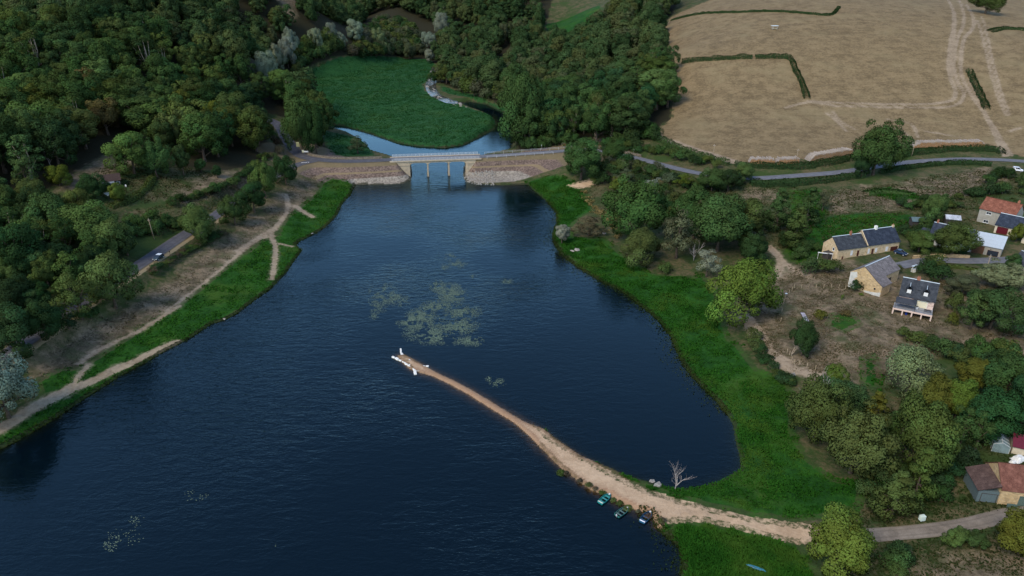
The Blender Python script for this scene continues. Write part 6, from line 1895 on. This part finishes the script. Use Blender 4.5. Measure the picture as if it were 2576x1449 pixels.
# ------------------------------------------------------------------ cars
TYRE = plain('tyre', (.02, .02, .02), .9, .1)
RIM = plain('rim', (.4, .4, .42), .3, .05)
def car(px, py, rz, col, label, kind='hatch', roofc=None):
    g = G(px, py)
    e = root('parked_car', g + Vector((0, 0, .06)), rz)
    tag(e, label, 'car')
    paint = plain('paint_' + label[:8], col, .25, .03, 1, bump=0, spec=.6)
    rp = plain('roof_' + label[:8], roofc, .3, .03, 1, bump=0, spec=.6) if roofc else paint
    L, W = (4.2, 1.78) if kind == 'hatch' else (4.1, 1.8)
    if kind == 'van': prof = [(-2.05,.35),(-2.08,.8),(-2.0,1.0),(1.0,1.02),(1.75,.92),(2.03,.72),(2.06,.35)]; cab = [(-2.0,1.0),(-1.92,1.72),(-1.6,1.80),(.35,1.78),(1.15,1.02)]
    else: prof = [(-2.08,.35),(-2.1,.75),(-1.95,.98),(.75,1.0),(1.65,.88),(2.05,.68),(2.1,.35)]; cab = [(-1.98,.98),(-1.5,1.42),(-1.2,1.48),(.1,1.46),(1.0,.98)]
    b = MB().prism(prof, 1, -W / 2, W / 2).build('body', paint, e); bevelled(b, .10, 3)
    c = MB().prism(cab, 1, -W / 2 + .12, W / 2 - .12).build('window_band', GLASSD, e); bevelled(c, .05, 2)
    x0, x1 = cab[1][0] + .1, cab[-2][0] - .05
    bevelled(MB().box(x0, x1, -W / 2 + .13, W / 2 - .13, max(cab[1][1], cab[2][1]) - .02, cab[2][1] + .035).build('roof', rp, e), .03, 2)
    for sg in (-1, 1):
        y = sg * (W / 2 - .13)
        for (xa, za), (xb, zb) in ((cab[0], cab[1]), (cab[-2], cab[-1]), ((-.35, .98), (-.4, cab[2][1]))):
            MB().tube([(xa, y, za), (xb, y * .98, zb)], .045, 4).build('pillar', paint, e)
        if kind == 'van': MB().box(-1.8, -.8, y - .03, y + .03, 1.05, 1.6).build('side_panel', paint, e)
    wm = MB().tube([(0, -.1, 0), (0, .1, 0)], .32, 14).mesh('wheel', TYRE); rm = MB().tube([(0, -.11, 0), (0, .11, 0)], .2, 10).mesh('rim', RIM)
    for x in (-1.3, 1.3):
        for sg in (-1, 1):
            w = obj('wheel', wm, e); w.location = (x, sg * (W / 2 - .07), .30); q = obj('rim', rm, w)
    for sg in (-1, 1):
        MB().box(1.92, 2.07, sg * .62 - .2, sg * .62 + .2, .62, .76).build('headlight', WHITE, e)
        MB().box(-2.12, -1.98, sg * .72 - .12, sg * .72 + .12, .65, .9).build('taillight', plain('tail_red', (.3, .01, .01), .3), e)
        MB().box(.75, .9, sg * (W / 2 + .02) - .09, sg * (W / 2 + .02) + .09, .98, 1.1).build('mirror', paint, e)
    MB().box(2.075, 2.11, -.26, .26, .42, .53).build('number_plate', WHITE, e)
    return e
rd = road_s[np.argmin(np.hypot(road_s[:, 0] - G(398, 650).x, road_s[:, 1] - G(398, 650).y)):][:2]
hdg = math.atan2(rd[1][1] - rd[0][1], rd[1][0] - rd[0][0])
car(399, 652, hdg, (.02, .035, .04), 'dark car with a white roof parked on the lake road', 'hatch', (.7, .74, .78))
car(2265, 640, math.radians(-52), (.012, .03, .075), 'dark blue car parked before the farmhouse garage')
car(2559, 431, math.radians(-32), (.78, .80, .84), 'white van parked on the roadside at the picture edge', 'van')
car(2525, 690, math.radians(-20), (.015, .02, .03), 'dark car half hidden behind the pale lane tree')

# ------------------------------------------------------------------ people
def person(px, py, label, rz, h=1.74, top=(.02, .022, .028), legs=(.05, .06, .045)):
    g = G(px, py)
    V = [(0,0,.93),(0,0,1.12),(0,0,1.36),(0,0,1.46),(0,.01,1.53),(0,.01,1.66),
         (-.10,0,.86),(-.11,.02,.48),(-.12,-.02,.07),(-.12,.12,.04),(.10,0,.86),(.12,.0,.48),(.13,-.03,.07),(.13,.11,.04),
         (-.18,0,1.40),(-.23,.0,1.14),(-.22,.10,.92),(-.21,.15,.84),(.18,0,1.40),(.24,.0,1.14),(.22,.12,.93),(.20,.17,.86)]
    E = [(0,1),(1,2),(2,3),(3,4),(4,5),(0,6),(6,7),(7,8),(8,9),(0,10),(10,11),(11,12),(12,13),(2,14),(14,15),(15,16),(16,17),(2,18),(18,19),(19,20),(20,21)]
    Rr = [.15,.14,.16,.065,.075,.10,.095,.062,.045,.04,.095,.062,.045,.04,.07,.05,.038,.04,.07,.05,.038,.04]
    me = bpy.data.meshes.new('person'); me.from_pydata(V, E, [])
    t = NT('clothes_' + label[:6])
    z = t.n('ShaderNodeSeparateXYZ'); t.link(t.n('ShaderNodeTexCoord').outputs['Object'], z.inputs[0])
    c = t.mix(t.step(z.outputs[2], .93, .95), legs, top)
    c = t.mix(t.step(z.outputs[2], 1.46, 1.48), c, (.32, .20, .14))
    c = t.mix(t.step(z.outputs[2], 1.66, 1.69), c, (.02, .015, .012))
    me.materials.append(t.done(t.bsdf(c, .85)))
    o = obj('person', me, None, g, rz)
    sk = o.modifiers.new('skin', 'SKIN')
    for i, v in enumerate(me.skin_vertices[0].data): v.radius = (Rr[i], Rr[i])
    me.skin_vertices[0].data[0].use_root = True
    sb = o.modifiers.new('sub', 'SUBSURF'); sb.levels = 1; sb.render_levels = 1
    o.scale = (h / 1.76,) * 3
    tag(o, label, 'person')
person(428, 640, 'person in dark clothes standing on the verge beside the car', 2.2)
person(683, 531, 'person in dark clothes walking on the dry bank below the trees', .6)

# ------------------------------------------------------------------ grass, reeds and water weed
def blades(P, hgt, wid, r, lean=0.35):
    """two bent-over blades per point, their faces turned up"""
    n = len(P)
    out = []
    for k in range(2):
        a = r.uniform(0, 2 * math.pi, n); el = r.uniform(0.45, 1.15, n)
        h = np.c_[np.cos(a) * np.cos(el), np.sin(a) * np.cos(el), np.sin(el)] * hgt[:, None]
        w = np.c_[-np.sin(a), np.cos(a), np.zeros(n)] * (wid * 0.5)[:, None]
        out.append(np.stack([P + w, P - w, P + h - w * .35, P + h + w * .35], 1))
    V = np.concatenate(out).reshape(-1, 3)
    F = np.arange(len(V)).reshape(-1, 4)
    fn = np.cross(V[1::4] - V[0::4], V[2::4] - V[0::4])
    F[fn[:, 2] < 0] = F[fn[:, 2] < 0][:, ::-1]
    return V, F

def grass_mat(name, cols, dark=.4):
    t = NT(name)
    pos = t.n('ShaderNodeNewGeometry').outputs['Position']
    n1 = t.noise(0.05, 3, .6, pos); n2 = t.noise(0.5, 3, .6, pos)
    cl = t.attr('clump').outputs['Fac']
    c = t.mix(cl, cols[0], cols[1])
    c = t.mix(t.math('MULTIPLY', t.step(n1, .48, .64), .7), c, cols[2])
    c = t.mix(t.math('MULTIPLY', t.step(n2, .5, .7), .45), c, cols[0])
    c = t.mix(t.math('MULTIPLY', t.step(t.noise(0.11, 4, .6, pos), .52, .64), dark), c, tuple(x * .8 for x in cols[0]))
    d = t.n('ShaderNodeBsdfDiffuse'); t.link(c, d.inputs[0])
    tr = t.n('ShaderNodeBsdfTranslucent'); t.link(c, tr.inputs[0])
    mx = t.n('ShaderNodeMixShader'); mx.inputs[0].default_value = .25
    t.link(d.outputs[0], mx.inputs[1]); t.link(tr.outputs[0], mx.inputs[2])
    return t.done(mx)
GRASS = grass_mat('lush_grass', ((.013, .062, .008), (.036, .132, .014), (.072, .138, .020)))
MARSHG = grass_mat('marsh_grass', ((.015, .068, .019), (.026, .098, .027), (.038, .096, .022)), .15)
REED = grass_mat('reeds', ((.018, .030, .010), (.040, .070, .016), (.060, .075, .024)))

def scatter(polys, n, seed, pad_in=0.0):
    r = np.random.default_rng(seed)
    X, Y = [], []
    W = [px_poly(p) for p in polys]
    for w, k in zip(W, n):
        lo, hi = w.min(0), w.max(0)
        x = r.uniform(lo[0], hi[0], k); y = r.uniform(lo[1], hi[1], k)
        m = poly_sd(x, y, w, 6) > pad_in + (vnoise(x / 2.2, y / 2.2) - .35) * 4.0
        X.append(x[m]); Y.append(y[m])
    X, Y = np.concatenate(X), np.concatenate(Y)
    pd = np.full(X.shape, 9.0)
    for pts, wd in PATHS[:8]:
        d, _ = line_dist(X, Y, spline(px_poly(pts), 4), None, pad=4); pd = np.minimum(pd, d - wd / 2)
    for pts, zs, hw, bank in ROADS:
        d, _ = line_dist(X, Y, pts, None, pad=6); pd = np.minimum(pd, d - hw + .5)
    for sp in SAND_PX: pd = np.minimum(pd, -poly_sd(X, Y, px_poly(sp), 4) - .2)
    return X, Y, pd, r

def grass_obj(name, polys, n, seed, h, w, mat, label, zmin=0.12):
    X, Y, pd, r = scatter(polys, n, seed)
    Z = land(X, Y)
    k = (Z > zmin) & (pd > r.uniform(-.2, .8, len(X)))
    X, Y, Z = X[k], Y[k], Z[k]
    tall = 0.7 + 0.6 * vnoise(X / 6 + 3, Y / 6)
    hg = r.uniform(*h, len(X)) * tall
    V, F = blades(np.c_[X, Y, Z - .05], hg, r.uniform(*w, len(X)), r)
    me = mesh_np(name, V, F, [mat], True)
    up = np.tile([0, 0, 1.0], (len(V), 1)) + r.normal(0, .16, (len(V), 3))
    me.normals_split_custom_set((up / np.linalg.norm(up, axis=1)[:, None]).tolist())
    c = r.random(len(X)); add_attr(me, 'clump', np.tile(c, 2), 'FACE')
    return tag(obj(name, me), label, 'grass', kind='stuff')
grass_obj('grass', [LUSH_PX[0]], [70000], 1, (.22, .45), (.2, .38), GRASS, 'lush green grass along the west shore')
grass_obj('grass', [LUSH_PX[1]], [170000], 2, (.25, .5), (.2, .4), GRASS, 'lush tall grass on the broad east shore')
grass_obj('grass', [LUSH_PX[2]], [26000], 3, (.4, .85), (.18, .35), GRASS, 'tall grass in the foreground below the sand spit')
grass_obj('grass', [LUSH_PX[3], LUSH_PX[4], LUSH_PX[5], LUSH_PX[6]], [9000, 3000, 3000, 1200], 4, (.25, .5), (.3, .6), GRASS, 'green meadow grass around the village gardens')
grass_obj('marsh_grass', MARSH_PX, [110000, 5000, 4000], 5, (.2, .42), (.5, .9), MARSHG, 'dense green marsh vegetation upstream of the bridge', 0.05)

DRYG = grass_mat('dry_grass', ((.050, .056, .022), (.200, .155, .092), (.085, .085, .036)))
grass_obj('dry_grass', [DRY_PX[0]], [26000], 21, (.1, .28), (.2, .45), DRYG, 'short dry grass on the worn west bank', .3)
grass_obj('dry_grass', [DRY_PX[1]], [60000], 22, (.1, .26), (.2, .45), DRYG, 'short dry grass of the village gardens', .3)
grass_obj('dry_grass', [[(1440,480),(1600,420),(1800,450),(1980,470),(2100,480),(2480,425),(2580,450),(2580,560),(2300,590),(2060,640),(1900,620),(1700,590),(1560,600),(1490,540)]], [60000], 23, (.15, .45), (.3, .6), grass_mat('rough_grass', ((.026, .046, .013), (.120, .105, .050), (.045, .070, .020))), 'rough tussock grass on the slope below the road', .3)
grass_obj('dry_grass', [[(2000,1000),(2250,980),(2576,900),(2700,1000),(2700,1449),(2100,1500),(2000,1380),(2200,1200)]], [50000], 24, (.15, .4), (.2, .45), grass_mat('shade_grass', ((.016, .034, .009), (.075, .075, .032), (.030, .056, .014))), 'rough grass under the trees beside the gravel track', .3)
grass_obj('dry_grass', [[(300,540),(460,500),(640,430),(700,440),(560,540),(420,590),(330,600)], [(200,480),(290,400),(420,400),(560,440),(440,500),(300,520)]], [9000, 9000], 25, (.15, .4), (.3, .6), grass_mat('lawn_grass', ((.020, .040, .010), (.110, .090, .045), (.050, .064, .016))), 'patchy lawn and rough grass around the chalet', .3)

grass_obj('grass', [[(1366,1078),(1394,1100),(1461,1147),(1544,1181),(1628,1211),(1650,1224),(1668,1246),(1640,1242),(1560,1205),(1480,1158),(1400,1113)]], [16000], 27, (.2, .45), (.15, .3), GRASS, 'narrow fringe of grass on the lagoon side of the spit', .05)
grass_obj('golden_grass', [[(1458,478),(1478,476),(1502,515),(1556,545),(1572,600),(1548,598),(1520,555),(1482,532)]], [5000], 26, (.4, .8), (.2, .4), grass_mat('golden_stalks', ((.16, .125, .045), (.36, .27, .105), (.24, .18, .07))), 'tall golden dry grass between the shore meadow and the slope', .3)

def reeds():
    """tufts thinning out into the shallow water along the lagoon shore"""
    r = np.random.default_rng(8)
    idx = list(range(95, 116)) + list(range(43, 50)) + list(range(4, 34))
    P = []
    for i in idx:
        a, b = LAKE[i], LAKE[i + 1]
        L = np.hypot(*(b - a)); n = int(L * (22 if i >= 95 or 40 < i < 60 else 7))
        t = r.random(n)[:, None]
        d = (b - a) / L; nr = np.array([-d[1], d[0]])
        dep = r.exponential(1.5 if i >= 95 or 40 < i < 60 else .5, n)[:, None] - .8
        q = a + (b - a) * t
        P.append(q + nr * dep * (1)); P.append(q - nr * dep * .4)
    P = np.concatenate(P)
    z = land(P[:, 0], P[:, 1])
    k = (z > -1.2)
    P = P[k]; z = np.maximum(z[k], -.05)
    V, F = blades(np.c_[P, z], r.uniform(.2, .45, len(P)), r.uniform(.12, .28, len(P)), r, .3)
    me = mesh_np('reeds', V, F, [REED], True)
    up = np.tile([0, 0, 1.0], (len(V), 1)) + r.normal(0, .16, (len(V), 3))
    me.normals_split_custom_set((up / np.linalg.norm(up, axis=1)[:, None]).tolist())
    add_attr(me, 'clump', np.tile(r.random(len(P)), 2), 'FACE')
    tag(obj('reeds', me), 'dark reed tufts thinning out into the shallow water', 'reeds', kind='stuff')
reeds()

def weed_mat():
    t = NT('water_weed')
    pos = t.n('ShaderNodeNewGeometry').outputs['Position']
    c = t.mix(t.noise(0.3, 3, .6, pos), (.085, .125, .080), (.145, .195, .110))
    c = t.mix(t.math('MULTIPLY', t.attr('clump').outputs['Fac'], .5), c, (.08, .11, .09))
    return t.done(t.bsdf(c, .55, None, .3))
WEED = weed_mat()
def weeds(blobs, label, seed, dens=7.0, thr=0.5):
    r = np.random.default_rng(seed)
    P = []
    for (cx, cy, rx, ry) in blobs:
        c = np.array(on_plane(cx, cy, 0)); ex = np.array(on_plane(cx + rx, cy, 0)) - c; ey = np.array(on_plane(cx, cy - ry, 0)) - c
        n = int(dens * 2.4 * math.pi * np.hypot(*ex) * np.hypot(*ey))
        q = r.normal(0, .48, (n, 2))
        q = q[(q ** 2).sum(1) < 1.15]
        P.append(c + q[:, :1] * ex + q[:, 1:] * ey)
    P = np.concatenate(P)
    k = vnoise(P[:, 0] / 1.6 + seed, P[:, 1] / 2.6) * .65 + vnoise(P[:, 0] / .7, P[:, 1] / .9 + seed) * .35 > thr + r.uniform(-.1, .1, len(P))
    P = P[k]
    n = len(P)
    a = r.normal(0, .35, n); s = r.uniform(.16, .38, n)
    d = np.c_[np.cos(a), np.sin(a), np.zeros(n)] * s[:, None] * .5
    b = np.c_[-np.sin(a), np.cos(a), np.zeros(n)] * (s * r.uniform(.35, .8, n))[:, None] * .5
    C = np.c_[P, r.uniform(.012, .05, n)]
    V = np.stack([C - d, C - b, C + d, C + b], 1).reshape(-1, 3)
    me = mesh_np('water_weed', V, np.arange(4 * n).reshape(n, 4), [WEED])
    add_attr(me, 'clump', r.random(n), 'FACE')
    tag(obj('water_weed', me), label, 'water weed', kind='stuff')
weeds([(1135,740,42,28),(1165,785,48,20),(1095,770,40,14),(1060,800,44,26),(1075,840,62,26),(1150,820,56,24),(1185,858,32,14),(1030,810,34,20),(1120,855,60,14),(1100,720,20,16)], 'large grey-green bed of water weed in the middle of the lake', 3, 9, .44)
weeds([(965,740,40,28),(1000,755,36,16),(950,770,26,20),(940,795,14,10)], 'thin patch of water weed left of the large bed', 5, 5, .52)
weeds([(1132,645,16,10),(1150,664,26,14),(1118,672,10,8),(1190,695,9,6),(1275,708,16,8)], 'small patches of water weed beyond the large bed', 7, 5, .48)
weeds([(1232,955,12,8),(1252,962,22,12)], 'small patch of water weed in the lagoon', 9, 7, .45)
weeds([(310,1355,50,24),(345,1310,24,16),(270,1375,30,14),(490,1246,36,14),(690,1380,14,12)], 'faint strands of water weed in the foreground water', 11, 2.5, .52)

# the stream that feeds the marsh
def stream():
    g = px_poly([(1097,168),(1094,185),(1086,205),(1084,220),(1092,236),(1112,248),(1140,258),(1172,264)])
    s = spline(np.c_[g, land(g[:, 0], g[:, 1])], 3.0)
    t = NT('stream_water')
    pos = t.n('ShaderNodeNewGeometry').outputs['Position']
    n = t.noise(1.2, 4, .6, pos)
    b = t.bsdf(t.mix(t.step(n, .52, .66), (.035, .036, .03), (.22, .18, .14)), .1, t.bump(n, .25, .15), .5)
    o = ribbon('stream', s, 4.2, t.done(b), 0.16, 5)
    v = np.empty(len(o.data.vertices) * 3, np.float32); o.data.vertices.foreach_get('co', v); v = v.reshape(-1, 3)
    v[:, 2] = land(v[:, 0], v[:, 1]) + .14; o.data.vertices.foreach_set('co', v.ravel()); o.data.update()
    tag(o, 'shallow rocky stream winding into the marsh', 'stream', kind='structure')
stream()
